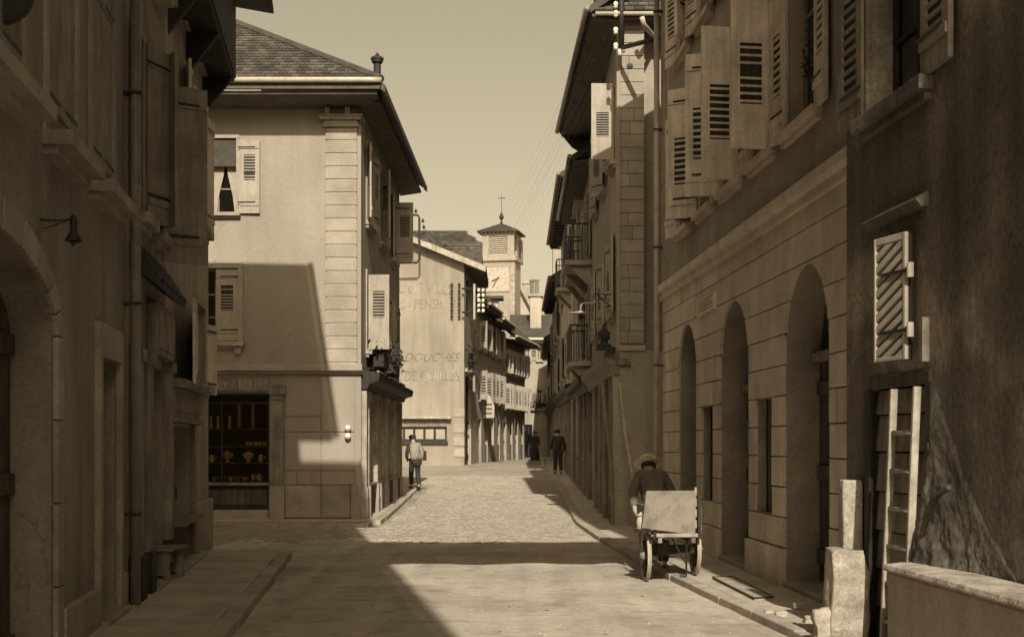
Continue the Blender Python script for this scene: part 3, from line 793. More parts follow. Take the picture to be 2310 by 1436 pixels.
# stone slabs low on the front
for x0, x1, y0, y1 in ((644, 724, 1094, 1166), (726, 790, 1094, 1166), (644, 670, 1062, 1092), (672, 702, 1062, 1092), (704, 724, 1062, 1092), (726, 800, 1062, 1092), (644, 724, 975, 1060), (726, 800, 975, 1060), (644, 724, 940, 973), (726, 800, 850, 973), (644, 724, 885, 938)):
    low = y0 > 1050
    MB().box(BF, BF.s(x0), BF.s(x1), -.02, .042 if y0 > 1090 else (.032 if low else .022), BF.h(700, y1), BF.h(700, y0)).build('stone_slab', 'stone_mid' if y0 > 1090 else 'plaster_light', T, bevel=.006)
MB().prism(BF, [(BF.s(792), 0), (BF.s(817), 0), (BF.s(806), BF.h(700, 1092)), (BF.s(792), BF.h(700, 1092))], -.3, .09).build('corner_guard', 'stone_mid', T, bevel=.03)
for y in (965, 983):
    c_ = BF.P(BF.s(786), .05, BF.h(786, y))
    b = MB().lathe(c_, [(.0, .0), (.05, .01), (.066, .05), (.05, .09), (.02, .11)], 14, (0, -1, 0)).build('bell_push', 'porcelain', T, smooth=True)
    MB().lathe(c_, [(.03, -.04), (.03, .01)], 8, (0, -1, 0)).build('mount', 'iron', b)
# eaves, gutter and hipped tile roof
ex, ey, eh = -2.47, 25.02, 8.36
so = MB()
so.slab([(-9.5, ey + .08, 8.20), (ex - .08, ey + .08, 8.20), (BX + .02, BY - .02, HB + .05), (-9.5, BY - .02, HB + .05)], .06)
so.slab([(ex - .08, ey + .08, 8.20), (ex + .08, 35.0, 8.20), (BX + .0, 35.0, HB + .05), (BX + .02, BY - .02, HB + .05)], .06)
so.build('soffit', 'soffit', T)
MB().box(WORLD, -9.5, ex - .02, ey - .01, ey + .07, 8.22, 8.30).build('fascia', 'soffit', T)
gut = MB().tube([(-9.5, ey - .06, 8.37), (ex - .2, ey - .06, 8.37), (ex + .02, ey - .04, 8.37)], .055, 10).build('gutter', 'zinc', T, smooth=True)
MB().slab([(ex, ey, 8.36), (ex + .08, ey, 8.3), (ex + .24, 35.0, 8.3), (ex + .16, 35.0, 8.36)], .14).build('fascia', 'soffit', T)
tp = .62; R = 6.5
rf = MB().slab([(-14, ey, eh), (ex, ey, eh), (ex - R, ey + R, eh + R * tp), (-14, ey + R, eh + R * tp)], .1)
rf.slab([(ex, ey, eh), (ex + .16, 35.0, eh), (ex - R, 35.2, eh + R * tp), (ex - R, ey + R, eh + R * tp)], .1)
rf.quad((-14, ey + R, eh + R * tp), (ex - R, ey + R, eh + R * tp), (ex - R, 35.2, eh + R * tp), (-14, 35.2, eh + R * tp))
rf = rf.build('roof', 'roof_dark', T)
mb = MB(); tiles(mb, (-10, ey - .03, eh + .01), (ex + 10, 0, 0), (0, R, R * tp), 46, 40, .018, clip=lambda u, v: (-10 + u * (ex + 10)) < ex - v * R)
mb.build('roof_tiles', 'tile_roof', rf, kind='stuff', recalc=False)
MB().tube([(ex, ey, eh + .04), (ex - R, ey + R, eh + R * tp + .05)], .085, 8).build('hip_ridge', 'roof_dark', rf)
ch = MB(); c0 = at(851, 205, 25.6)
ch.lathe(c0 - Vector((0, 0, .25)), [(.075, .02), (.075, .45), (.095, .46), (.095, .5), (.07, .51), (.07, .76), (.11, .80), (.11, .83), (.125, .84), (.125, .88), (.04, .93), (.02, .98)], 12)
ch.build('vent_pipe', 'iron', rf, smooth=False)
# side windows, shutters, flower boxes, shop
for k, o in enumerate(wl_):
    surround(T, BS, o.a0, o.a1, o.h0, o.h1, .11, .03, .13, .1, 'stone_pale')
    window(T, BS, o.a0, o.a1, o.h0, o.h1, .16, 2, 3, 'wood_mid')
    up = o.h0 > 5
    near = {0: (88, 8), 1: (14, 12), 2: (14, 15), 3: (30, 10), 4: (12, 10), 5: (12, 88)}[k]
    shutter(T, BS, o.a0 - .02, -1, .42, o.h0, o.h1, near[0], 'shutter_pale', .42, .78, 9)
    shutter(T, BS, o.a1 + .02, 1, .42, o.h0, o.h1, near[1], 'shutter_pale', .42, .78, 9)
ca = MB().sweep(BS, [(0, 2.62), (.12, 2.62), (.16, 2.72), (.34, 2.78), (.36, 2.92), (.30, 2.95), (0, 2.99)], .05, BS.len + .06).build('shop_cornice', 'wood_dark', T)
for a in (.12, 2.5, 5.0): MB().box(BS, a, a + 1.5, .3, .345, 2.951, 2.975).build('flashing', 'zinc', ca)
for a0, a1 in ((.1, .72), (2.23, 2.97), (3.93, 4.57), (6.23, 6.77), (8.23, 8.65)):
    n_ = 2 if a1 - a0 > .5 else 1
    for q in range(n_):
        b0 = a0 + (a1 - a0 - .16) * q
        p = MB().box(BS, b0, b0 + .16, -.02, .10, .0, 2.6).build('shop_pilaster', 'wood_pale', T, bevel=.01)
        MB().box(BS, b0 - .02, b0 + .18, -.01, .13, 0.0, .7).build('base', 'wood_pale', p, bevel=.01)
for o in shs:
    window(T, BS, o.a0, o.a1, o.h0, o.h1, .1, 2, 2, 'wood_dark')
    MB().box(BS, o.a0, o.a1, -.02, .05, .12, .70).build('stall_riser', 'wood_dark', T, bevel=.006)
    MB().box(BS, o.a0, o.a1, -.1, .09, .70, .75).build('shop_sill', 'wood_pale', T, bevel=.006)
def leafy(center, ext, n, size, name, parent, mat='leaf', seed=1):
    rr = random.Random(seed); mb = MB()
    for i in range(n):
        p = Vector(center) + Vector((rr.gauss(0, 1) * ext[0], rr.gauss(0, 1) * ext[1], rr.gauss(0, 1) * ext[2]))
        a = Vector((rr.uniform(-1, 1), rr.uniform(-1, 1), rr.uniform(-1, 1))).normalized(); b = a.cross(Vector((rr.uniform(-1, 1), rr.uniform(-1, 1), 1))).normalized()
        s_ = size * rr.uniform(.6, 1.3)
        mb.add([p - a * s_, p + b * s_ * .55, p + a * s_, p - b * s_ * .55], [(0, 1, 2, 3)])
    return mb.build(name, mat, parent, recalc=False)
for k, (a, hgt) in enumerate(((.95, .26), (3.6, .22))):
    t_ = thing('flower_box', ('bushy window box under the first side window of corner house', 'thinner window box farther along the corner house side')[k], 'flower box', BS.P(a + .45, .25, 3.24))
    MB().box(BS, a - .05, a + 1.0, .15, .36, 3.10, 3.30).build('box', 'wood_dark', t_, bevel=.006)
    for q in (.1, .8): MB().box(BS, a + q, a + q + .03, .0, .36, 3.06, 3.09).build('bracket', 'iron', t_)
    leafy(BS.P(a + .45, .27, 3.36 + hgt * .3), (.1, .36, hgt * .5), 260, .055, 'foliage', t_, seed=k)

# china and tins on the shop shelves
def pot(kind, x, shelf, d=-.27, label='', sc=1.0, group='crockery on the shop shelves'):
    c_ = BF.P(BF.s(x, d), d, SH[shelf] + .002); s_ = sc
    if kind == 'tureen':
        t_ = thing('tureen', label, 'tureen', c_, group)
        MB().lathe(c_, [(.05 * s_, 0), (.055 * s_, .012), (.022 * s_, .03), (.025 * s_, .05), (.09 * s_, .09), (.115 * s_, .14), (.118 * s_, .155)], 16).build('bowl', 'porcelain', t_, smooth=True)
        MB().lathe(c_, [(.12 * s_, .156), (.11 * s_, .175), (.06 * s_, .2), (.015 * s_, .21), (.024 * s_, .235), (.0, .245)], 16).build('lid', 'porcelain', t_, smooth=True)
    elif kind == 'jug':
        t_ = thing('jug', label, 'jug', c_, group)
        MB().lathe(c_, [(.04 * s_, 0), (.06 * s_, .05 * s_), (.055 * s_, .1 * s_), (.035 * s_, .14 * s_), (.042 * s_, .17 * s_)], 14).build('body', 'porcelain', t_, smooth=True)
        MB().tube([c_ + Vector((.05 * s_, 0, .05 * s_)), c_ + Vector((.095 * s_, 0, .08 * s_)), c_ + Vector((.09 * s_, 0, .13 * s_)), c_ + Vector((.04 * s_, 0, .15 * s_))], .008, 6).build('handle', 'porcelain', t_, smooth=True)
    elif kind == 'vase':
        o_ = MB().lathe(c_, [(.035 * s_, 0), (.04 * s_, .03 * s_), (.03 * s_, .14 * s_), (.034 * s_, .3 * s_), (.03 * s_, .31 * s_), (.028 * s_, .2 * s_)], 12).build('vase', 'tin' if sc > 1 else 'porcelain', loc=c_, smooth=True)
        tag(o_, label, 'vase', group)
    elif kind == 'cup':
        t_ = thing('cup', label, 'cup', c_, group)
        MB().lathe(c_, [(.02, 0), (.03, .012), (.045 * s_, .05), (.05 * s_, .08), (.046 * s_, .08), (.035 * s_, .03)], 12).build('bowl', 'porcelain', t_, smooth=True)
        MB().torus(c_ + Vector((.055 * s_, 0, .045)), .022, .005, (0, 1, 0), 12, 5).build('handle', 'porcelain', t_, smooth=True)
    elif kind == 'bowl':
        o_ = MB().lathe(c_, [(.035, 0), (.04, .015), (.085 * s_, .06), (.10 * s_, .1), (.095 * s_, .1), (.06, .03)], 14).build('bowl', 'pottery', loc=c_, smooth=True)
        tag(o_, label, 'bowl', group)
pot('tureen', 513, 2, label='footed white tureen with knobbed lid on the third shop shelf, tall and round', sc=1.05)
pot('tureen', 560, 2, label='wider white tureen beside the small jug on the third shop shelf', sc=.98)
pot('jug', 588, 2, label='small white jug at the shelf end next to the wider tureen', sc=.9)
pot('jug', 478, 2, label='white jug at the other shelf end beside the tall tureen', sc=.9)
for i, x in enumerate((476, 492, 518)): pot('vase', x, 0, label='slim pale vase in the row on the top shop shelf', sc=.8, group='slim vases on the top shelf')
for i, x in enumerate((540, 571)): pot('vase', x, 0, label='tall shining metal vase on the top shop shelf', sc=1.65, group='tall metal vases on the top shelf')
for i, x in enumerate((558, 566, 578, 586, 597)): pot('cup', x, 1, label='white cup in the cluster on the second shop shelf', sc=.8, d=-.24 - .07 * (i % 2), group='cups on the second shelf')
for i, x in enumerate((484, 505, 520, 535, 552)): pot('bowl' if i % 2 else 'cup', x, 3, label=('white cup among the bowls on the bottom shop shelf', 'brown pottery bowl among the cups on the bottom shop shelf')[i % 2], sc=1.1, group=('cups on the bottom shelf', 'bowls on the bottom shelf')[i % 2])
for i, x in enumerate((571, 584)): pot('jug', x, 3, label='white jug standing with the bowls on the bottom shop shelf', sc=.8, group='jugs on the bottom shelf')

# ============================================================ hotel gable across the lane
GY = 58.0
GF = Fr((0, GY), (1, 0), (0, -1)); gz = prof(GY)
T = thing('hotel', 'hotel with faded painted lettering on its pale gable wall', 'hotel', (-6, GY + 4, gz))
gr = GF.s(1047); gtop = lambda a: GF.h(1047, 588) - (a - gr) * .40 if a > gr - 9 else GF.h(1047, 588) + 9 * .40 + (a - gr + 9) * .4
gw = Op(GF.s(860), GF.s(1008), GF.h(950, 994), GF.h(950, 944))
mb = MB().panel(GF, gr - 16, gr, gz - .3, 9, [gw], 0, .3, top=gtop, brk=[gr - 9] + frange(gr - 15, gr - 1, 1))
mb.box(GF, gr - 16, gr - .3, -10, -.5, gz - .3, 9.3)
mb.build('wall', 'plaster_hotel', T)
GSf = wallframe((gr, GY), (K(1075) * 64, 64), 'L')
hg0 = GSf.h(1060, 1000); 
gd = Op(.5, 3.2, gz - .2, 4.6); gwn = Op(.9, 3.0, 7.2, 9.0)
MB().panel(GSf, 0.001, GSf.len, gz - .3, 9.45, [gd, gwn, Op(4.1, 5.2, 4, 5.6), Op(4.1, 5.2, 7, 8.6)], 0, .4).build('side_wall', 'plaster_far', T)
for o in (Op(4.1, 5.2, 4, 5.6), Op(4.1, 5.2, 7, 8.6), gwn): window(T, GSf, o.a0, o.a1, o.h0, o.h1, .15, 2, 3, 'wood_dark')
plank_door(T, GSf, .5, 3.2, gz - .1, 4.6, .15, 9, 'wood_dark', handle=False)
MB().box(GSf, .3, 3.6, .0, .35, 4.7, 4.85).build('balcony_slab', 'stone_pale', T)
leafy(GSf.P(.3, .3, 5.2), (.1, .25, .35), 200, .09, 'vine', T, seed=5)
# roof with verge board
mbr = MB()
p0 = (gr + .95, GY - .45, gtop(gr) - .32); p1 = (gr - 9, GY - .45, gtop(gr - 9) + .10)
q0 = (gr + .95, GY + 6.1, p0[2]); q1 = (gr - 9, GY + 6.1, p1[2])
rf = mbr.slab([p0, p1, q1, q0], .14).build('roof', 'roof_dark', T)
mb = MB(); tiles(mb, (p0[0], p0[1] + .02, p0[2] + .01), (0, 6.4, 0), (p1[0] - p0[0], 0, p1[2] - p0[2]), 26, 34, .03); mb.build('roof_tiles', 'tile_roof', rf, kind='stuff', recalc=False)
MB().slab([(p0[0], p0[1] - .03, p0[2] + .04), (p1[0], p1[1] - .03, p1[2] + .04), (p1[0], p1[1] - .0, p1[2] + .04), (p0[0], p0[1], p0[2] + .04)], .26).build('verge_board', 'wood_pale', rf)
MB().slab([(gr + .02, GY - .05, gtop(gr) - .12), (gr + .9, GY - .35, p0[2] - .15), (gr + .9, GY + 6, p0[2] - .15), (gr + .02, GY + 6, gtop(gr) - .12)], .05).build('soffit', 'soffit', T)
# painted words
def gl(txt, x, y, hpx, mat='lettering', shear=0., squeeze=1., arc=0.):
    sc = GY / F; sz = hpx * sc / .72
    c0 = GF.s(x); h = GF.h(x, y)
    letters(text_mesh(txt, sz, lambda u, v: GF.P(c0 + u, .004, h + v - arc * u * u), shear, 1.0, squeeze), mat, T)
gl('HOTEL DE VILLE', 925, 661, 25, squeeze=.78, arc=.03)
gl('CAFES - PENSION', 938, 697, 23, squeeze=.72)
gl('DOUCHES', 972, 815, 20, 'letter_faded', .4, .95)
gl('JEUX DE QUILLES', 945, 859, 24, 'lettering', 0, .72)
# shop window strip
wd = window(T, GF, gw.a0, gw.a1, gw.h0, gw.h1 - .35, .06, 6, 1, 'wood_dark', 'plaster_far', .085)
MB().box(GF, gw.a0, gw.a1, -.1, .03, gw.h1 - .35, gw.h1).build('name_board', 'wood_mid', T)
MB().box(GF, gw.a0 - .1, gw.a1 + .2, -.05, .3, gw.h1, gw.h1 + .10).build('cornice', 'wood_pale', T)
MB().box(GF, gw.a0, gw.a1 + .05, -.05, .12, gw.h0 - .13, gw.h0).build('sill', 'wood_dark', T)
for yy in (920, 955, 985, 1010):
    MB().box(GF, gr - .45, gr + .01, .0, .03, GF.h(1040, yy + 20), GF.h(1040, yy)).build('quoin', 'stone_pale', T)
# telephone insulators on the gable edge, and the two-armed wire bracket
def insulators(rootname, label, pts, r=.055):
    t_ = thing(rootname, label, 'insulators', pts[0])
    for p in pts:
        MB().lathe(p - Vector((0, 0, r)), [(r * .5, 0), (r, r * .3), (r * .75, r), (r * .95, r * 1.3), (r * .5, r * 2)], 8).build('insulator', 'porcelain', t_, smooth=True)
    return t_
br = thing('wire_bracket', 'iron bracket with rows of white insulators on the hotel street corner', 'wire bracket', GSf.P(.6, 0, 6.5))
for y in (651, 704): MB().tube([at(1043, y, 57.7), at(1072, y, 57.4), at(1092, y, 57.4)], .05, 6).build('arm', 'iron', br)
MB().tube([at(1070, 640, 57.35), at(1070, 720, 57.35)], .05, 6).build('post', 'zinc', br)
for x in (1080, 1090):
    MB().tube([at(x, 648, 57.35), at(x, 706, 57.35)], .022, 6).build('rod', 'iron', br)
    for k in range(5):
        p = at(x, 655 + k * 11.5, 57.25)
        MB().lathe(p - Vector((0, 0, .06)), [(.03, 0), (.075, .03), (.06, .07), (.075, .1), (.03, .15)], 8).build('insulator', 'porcelain', br, smooth=True)
for col, x in enumerate((1019, 1036)):
    t_ = thing('insulator_row', ('upright row of dark insulators on the gable beside the word ville', 'upright row of dark insulators on the hotel corner edge')[col], 'insulators', at(x, 712, 57.9))
    for k in range(6):
        p = at(x, 642 + k * 14.2, 57.85)
        q = MB().tube([p + Vector((0, .16, 0)), p], .03, 6).build('pin', 'iron', t_)
        MB().lathe(p - Vector((0, 0, .06)), [(.03, 0), (.07, .03), (.055, .08), (.03, .13)], 8).build('insulator', 'iron', t_, smooth=True)
br = thing('roof_bracket', 'bent iron wire bracket standing above the hotel gable verge', 'wire bracket', at(947, 590, 57.2))
MB().tube([at(895, 483, 57.2), at(943, 485, 57.2), at(946, 492, 57.2), at(946, 585, 57.2), at(941, 592, 57.2), at(895, 593, 57.2)], .05, 8).build('frame', 'iron', br, smooth=True)
for x, y in ((938, 476), (954, 498), (956, 512), (955, 524)):
    MB().lathe(at(x, y + 4, 57.2), [(.03, 0), (.07, .03), (.055, .1), (.02, .17)], 8).build('insulator', 'iron', br)

# hip-roofed house behind the hotel
T = thing('rear_house', 'house behind the hotel showing only its long hipped tile roof', 'house', (-6, 72, .6))
Yr = 70
MB().box(WORLD, -16, -1.9, 66, 76, .4, 9.5).build('wall', 'plaster_far', T)
e_ = [at(935, 600, 66), at(1087, 600, 66)]; m_ = [at(880, 566, 68), at(1086, 549, 68)]; t_ = [at(880, 530, 73), at(1046, 521, 73)]
rf = MB()
rf.quad(Vector((-16, 66, 9.4)), e_[1] - Vector((0, 0, .3)), m_[1], Vector((-16, 68, m_[0].z)))
rf.quad(Vector((-16, 68, m_[0].z)), m_[1], t_[1], Vector((-16, 73, t_[0].z)))
rf.quad(m_[1], t_[1], Vector((t_[1].x, 76, t_[1].z - 2)), Vector((m_[1].x, 76, 9.5)))
rf.quad(m_[1], e_[1] - Vector((0, 0, .3)), Vector((e_[1].x + .1, 76, 9.2)), Vector((m_[1].x, 76, 9.5)))
rf = rf.build('roof', 'roof_dark', T)
mb = MB(); tiles(mb, (-9, 66, 9.5), (9 + e_[1].x, 0, 0), (0, 2, m_[1].z - 9.5), 36, 12, .04)
tiles(mb, (-9, 68, m_[1].z), (9 + m_[1].x, 0, 0), (0, 5, t_[1].z - m_[1].z), 36, 14, .04, clip=lambda u, v: u < 1 - v * .14)
mb.build('roof_tiles', 'tile_roof', rf, kind='stuff', recalc=False)
MB().tube([Vector((-16, 68, m_[0].z)), m_[1]], .1, 6).build('ridge', 'roof_dark', rf)

# ============================================================ far left row
def far_house(label, p0, p1, top, cols, floors, mat, roofmat='roof_dark', ov=.7, rise=1.6, ang=(80, 20), gf=True, dep=8, shut='shutter_pale', wide=.8):
    fr = wallframe(p0, p1, 'L'); z = .6
    T = thing('street_house', label, 'house', fr.P(fr.len / 2, 0, z), 'houses along the far bend')
    ops = []
    for i in range(cols):
        c = fr.len * (i + .5) / cols
        for (h0, h1) in floors: ops.append(Op(c - wide / 2, c + wide / 2, h0, h1))
    doors = []
    if gf:
        for i in range(cols):
            c = fr.len * (i + .5) / cols; doors.append(Op(c - .45, c + .45, z, 2.75))
    mb = MB().panel(fr, 0, fr.len, z - .3, top, ops + doors, 0, .3)
    mb.box(fr, 0, fr.len, -dep, -.32, z - .3, top); mb.build('wall', mat, T)
    for o in ops:
        window(T, fr, o.a0, o.a1, o.h0, o.h1, .14, 2, 3, 'wood_pale', 'glass_far')
        MB().box(fr, o.a0 - .1, o.a1 + .1, -.05, .12, o.h0 - .1, o.h0).build('sill', 'stone_pale', T)
        shutter(T, fr, o.a0, -1, wide / 2, o.h0, o.h1, ang[0] * random.uniform(.6, 1.1), shut, .2, .8, 6, strap=False)
        shutter(T, fr, o.a1, 1, wide / 2, o.h0, o.h1, ang[1], shut, .2, .8, 6, strap=False)
    for i, o in enumerate(doors):
        if i % 2: window(T, fr, o.a0, o.a1, 1.5, o.h1, .12, 2, 2, 'wood_dark'); MB().box(fr, o.a0, o.a1, -.15, -.05, z, 1.5).build('stall_riser', 'wood_mid', T)
        else: plank_door(T, fr, o.a0, o.a1, z, o.h1, .15, 4, 'wood_mid', handle=False)
    P = fr.P
    rf = MB().slab([P(-.15, ov, top), P(fr.len + .15, ov, top), P(fr.len + .15, -dep / 2, top + rise * 2), P(-.15, -dep / 2, top + rise * 2)], .18).build('roof', roofmat, T)
    MB().slab([P(-.15, ov, top - .18), P(fr.len + .15, ov, top - .18), P(fr.len + .15, .0, top - .14), P(-.15, 0, top - .14)], .05).build('soffit', 'soffit', rf)
    MB().tube([P(-.15, ov + .06, top - .03), P(fr.len + .15, ov + .06, top - .03)], .07, 6).build('gutter', 'zinc', rf)
    return T, fr
A1 = (K(1075) * 64, 64.05); A2 = (K(1104) * 68.5, 68.5); A3 = (K(1132) * 73.5, 73.5); A4 = (K(1184) * 81, 81)
T2, fr2 = far_house('pale far house with dark jutting eaves next to the hotel', A1, (K(1104) * 68.5, 68.45), 8.3, 2, ((3.7, 5.1), (6.2, 7.5)), 'plaster_far', ov=.6, rise=1.8, ang=(75, 30), dep=5)
T3, fr3 = far_house('narrow pale far house with small dormer on its dark roof', A2, (K(1132) * 73.5, 73.45), 8.0, 2, ((3.7, 5.2), (6.2, 7.6)), 'plaster_far', ov=.7, rise=1.6, ang=(60, 40), dep=5)
dm = at(1110, 690, 70)
MB().box(WORLD, dm.x - .3, dm.x + .35, 69.6, 72, 8.3, 9.1).build('dormer', 'white_paint', T3)
MB().slab([(dm.x - .5, 69.3, 9.25), (dm.x + .6, 69.3, 9.25), (dm.x + .6, 72, 9.4), (dm.x - .5, 72, 9.4)], .15).build('dormer_roof', 'roof_dark', T3)
T4, fr4 = far_house('bright long far house with rows of half open shutters and deep dark eaves', A3, A4, 7.5, 4, ((3.5, 4.9), (5.5, 6.8)), 'plaster_far', ov=.8, rise=1.9, ang=(85, 70), wide=.75)
# hanging shop sign
T = thing('shop_sign', 'pale shield shaped sign hanging out from the second far house', 'sign', at(1101, 942, 66.3))
c_ = at(1101, 942, 66.3)
MB().prism(Fr((0, 66.3), (1, 0), (0, -1)), [(c_.x - .3, c_.z), (c_.x + .3, c_.z), (c_.x + .32, c_.z + .6), (c_.x + .12, c_.z + 1.0), (c_.x - .05, c_.z + 1.25), (c_.x - .28, c_.z + .9)], -.04, .04).build('board', 'white_paint', T)
for k in range(3): MB().box(Fr((0, 66.3), (1, 0), (0, -1)), c_.x - .2, c_.x + .2, .041, .05, c_.z + .18 + k * .22, c_.z + .28 + k * .22).build('painted_line', 'letter_dark', T)
MB().tube([Vector((c_.x - .6, 66.3, c_.z + 1.15)), Vector((c_.x + .2, 66.3, c_.z + 1.15))], .03, 6).build('arm', 'iron', T)
# awning
T = thing('shop_awning', 'short striped canvas awning hanging over the far shop front', 'awning', at(1098, 950, 67))
mb = MB().slab([fr2.P(2.6, .05, 3.1), fr2.P(4.2, .05, 3.1), fr2.P(4.2, 1.0, 2.6), fr2.P(2.6, 1.0, 2.6)], .03).build('canvas', 'cloth_dark', T)
MB().tube([fr2.P(2.6, 1.0, 2.58), fr2.P(4.2, 1.0, 2.58)], .03, 6).build('rail', 'iron', T)

# ============================================================ clock tower
TY = 120.0; sp = TY / F; tc = Vector((K(1131) * TY, TY + 1.5))
an = math.radians(-11); tu = Vector((math.cos(an), math.sin(an))); tn = Vector((math.sin(an), -math.cos(an)))
TFf = Fr(tc + tn * 1.5, tu, tn)          # front face; s measured from the middle
TSf = Fr(tc + tu * 1.5, -tn, tu)         # right face
hz = lambda y: EYE + (HY - y) * sp
T = thing('clock_tower', 'square pale clock tower with louvred belfry and low pyramid roof', 'tower', (tc.x, tc.y, .6))
w = 1.5
mb = MB().box(TFf, -w, w, -3, 0, .3, hz(588))
mb.build('shaft', 'plaster_light', T)
for j in range(16):
    h = hz(800) + j * .55
    if h > hz(600): break
    MB().box(TFf, w - .28 - .1 * (j % 2), w + .03, -.4, .03, h, h + .5).build('quoin', 'stone_mid', T)
MB().box(TFf, -w - .22, w + .22, -3.22, .22, hz(588), hz(583)).build('cornice', 'stone_pale', T)
MB().box(TFf, -w - .12, w + .12, -3.12, .12, hz(583), hz(577)).build('cornice', 'stone_pale', T)
bt = hz(527)
ob = Op(-.86, .86, hz(574), hz(533))
mb = MB().panel(TFf, -w + .05, w - .05, hz(577), bt, [ob], -.03, .3)
mb.panel(TSf, .08, 2.95, hz(577), bt, [Op(.7, 2.3, hz(574), hz(533))], -.05, .3)
mb.box(TFf, -w + .05, w - .35, -2.95, -.4, hz(577), bt); mb.build('belfry', 'plaster_light', T)
for k in range(9):
    g = (ob.h1 - ob.h0) / 9; h = ob.h0 + g * k; P = TFf.P
    MB().hexa([P(-.86, -.04, h), P(.86, -.04, h), P(.86, -.09, h), P(-.86, -.09, h), P(-.86, -.2, h + g), P(.86, -.2, h + g), P(.86, -.25, h + g), P(-.86, -.25, h + g)]).build('louvre', 'shutter_pale', T)
    P = TSf.P
    MB().hexa([P(.7, -.06, h), P(2.3, -.06, h), P(2.3, -.11, h), P(.7, -.11, h), P(.7, -.2, h + g), P(2.3, -.2, h + g), P(2.3, -.25, h + g), P(.7, -.25, h + g)]).build('louvre', 'shutter_pale', T)
for a0, a1 in ((-1.05, -.88), (.88, 1.05)): MB().box(TFf, a0, a1, -.05, .04, hz(576), hz(531)).build('jamb', 'stone_pale', T)
for k in range(9):
    a = -1.5 + k * .375
    MB().box(TFf, a - .08, a + .08, -.02, .25, hz(525.5), hz(521)).build('dentil', 'stone_pale', T)
MB().box(TFf, -w - .05, w + .05, -3.05, .05, bt, hz(525.5)).build('frieze', 'stone_pale', T)
ez = hz(520.5); ap = Vector((tc.x, tc.y, hz(497)))
cs = [TFf.P(-w - .4, .4, ez), TFf.P(w + .4, .4, ez), TFf.P(w + .4, -3.4, ez), TFf.P(-w - .4, -3.4, ez)]
rf = MB()
for i in range(4): rf.quad(cs[i], cs[(i + 1) % 4], ap)
rf.quad(*cs); rf.slab(cs, .12); rf = rf.build('roof', 'tile_roof', T)
fi = MB().lathe(ap - Vector((0, 0, .1)), [(.12, 0), (.1, .2), (.05, .3), (.12, .42), (.21, .56), (.21, .68), (.12, .86), (.025, 1.15), (.018, 2.7), (.0, 2.85)], 12).build('finial', 'iron', rf, smooth=True)
MB().box(Fr((ap.x, ap.y), (1, 0), (0, -1)), -.35, .35, -.02, .02, ap.z + 2.25, ap.z + 2.32).build('weather_vane', 'iron', fi)
# dial
dz0, dz1 = hz(655), hz(602)
dial = MB().box(TFf, -1.12, .98, 0, .04, dz0, dz1).build('clock_dial', 'clock_face', T)
MB().box(TFf, -1.2, 1.06, 0, .08, dz0 - .14, dz0 - .002).build('ledge', 'stone_pale', dial); MB().box(TFf, -1.2, 1.06, 0, .07, dz1 + .002, dz1 + .08).build('moulding', 'stone_pale', dial)
cc = (-.07, (dz0 + dz1) / 2 + .0)
for n in range(1, 13):
    t = math.pi / 2 - n * math.pi / 6
    text_mesh(str(n), .30, lambda x, y: TFf.P(cc[0] + .82 * math.cos(t) + x, .045, cc[1] + .82 * math.sin(t) - .1 + y)).build('numeral', 'letter_faded', dial, recalc=False)
def hand(ang, L_, wd):
    t = math.radians(ang); e = (math.cos(t), math.sin(t)); f = (-e[1], e[0])
    pts = [(cc[0] - e[0] * .22 + f[0] * wd, cc[1] - e[1] * .22 + f[1] * wd), (cc[0] - e[0] * .22 - f[0] * wd, cc[1] - e[1] * .22 - f[1] * wd),
           (cc[0] + e[0] * L_ * .7 - f[0] * wd * 1.6, cc[1] + e[1] * L_ * .7 - f[1] * wd * 1.6), (cc[0] + e[0] * L_, cc[1] + e[1] * L_), (cc[0] + e[0] * L_ * .7 + f[0] * wd * 1.6, cc[1] + e[1] * L_ * .7 + f[1] * wd * 1.6)]
    MB().prism(TFf, pts, .06, .085).build('clock_hand', 'iron', dial)
hand(202, .62, .035); hand(242, .95, .025)

# ============================================================ house closing the street
FY = 88.0; FF = Fr((0, FY), (1, 0), (0, -1)); fz = prof(FY)
T = thing('end_house', 'pale house closing the street with big chimney stack on its roof', 'house', (K(1205) * FY, FY + 2, fz))
ops = [Op(*FF.rect(1183, 1195, 785, 812)), Op(*FF.rect(1183, 1196, 880, 912)), Op(FF.s(1184), FF.s(1201), fz, FF.h(1190, 957)), Op(*FF.rect(1212, 1222, 785, 812)), Op(*FF.rect(1212, 1222, 880, 912))]
mb = MB().panel(FF, K(1150) * FY, K(1300) * FY, fz - .2, FF.h(1200, 772), ops, 0, .3); mb.box(FF, K(1150) * FY, K(1300) * FY, -8, -.35, fz - .2, FF.h(1200, 772)); mb.build('wall', 'plaster_far', T)
for k, o in enumerate(ops):
    if k == 2: window(T, FF, o.a0, o.a1, o.h0, o.h1, .15, 2, 2, 'wood_dark'); continue
    window(T, FF, o.a0, o.a1, o.h0, o.h1, .12, 2, 4, 'white_paint', 'glass_far')
    MB().box(FF, o.a0 - .1, o.a1 + .1, 0, .15, o.h0 - .12, o.h0).build('sill', 'stone_pale', T); MB().box(FF, o.a0 - .1, o.a1 + .1, 0, .1, o.h1, o.h1 + .15).build('lintel', 'stone_pale', T)
    shutter(T, FF, o.a1 + .02, 1, .5, o.h0, o.h1, 4, 'shutter_pale', .2, .8, 6, strap=False)
MB().box(FF, FF.s(1197), K(1300) * FY, 0, .25, FF.h(1200, 925), FF.h(1200, 920)).build('balcony_ledge', 'stone_pale', T)
leafy(FF.P(FF.s(1214), .2, FF.h(1214, 914)), (.3, .06, .14), 120, .09, 'plants', T, seed=9)
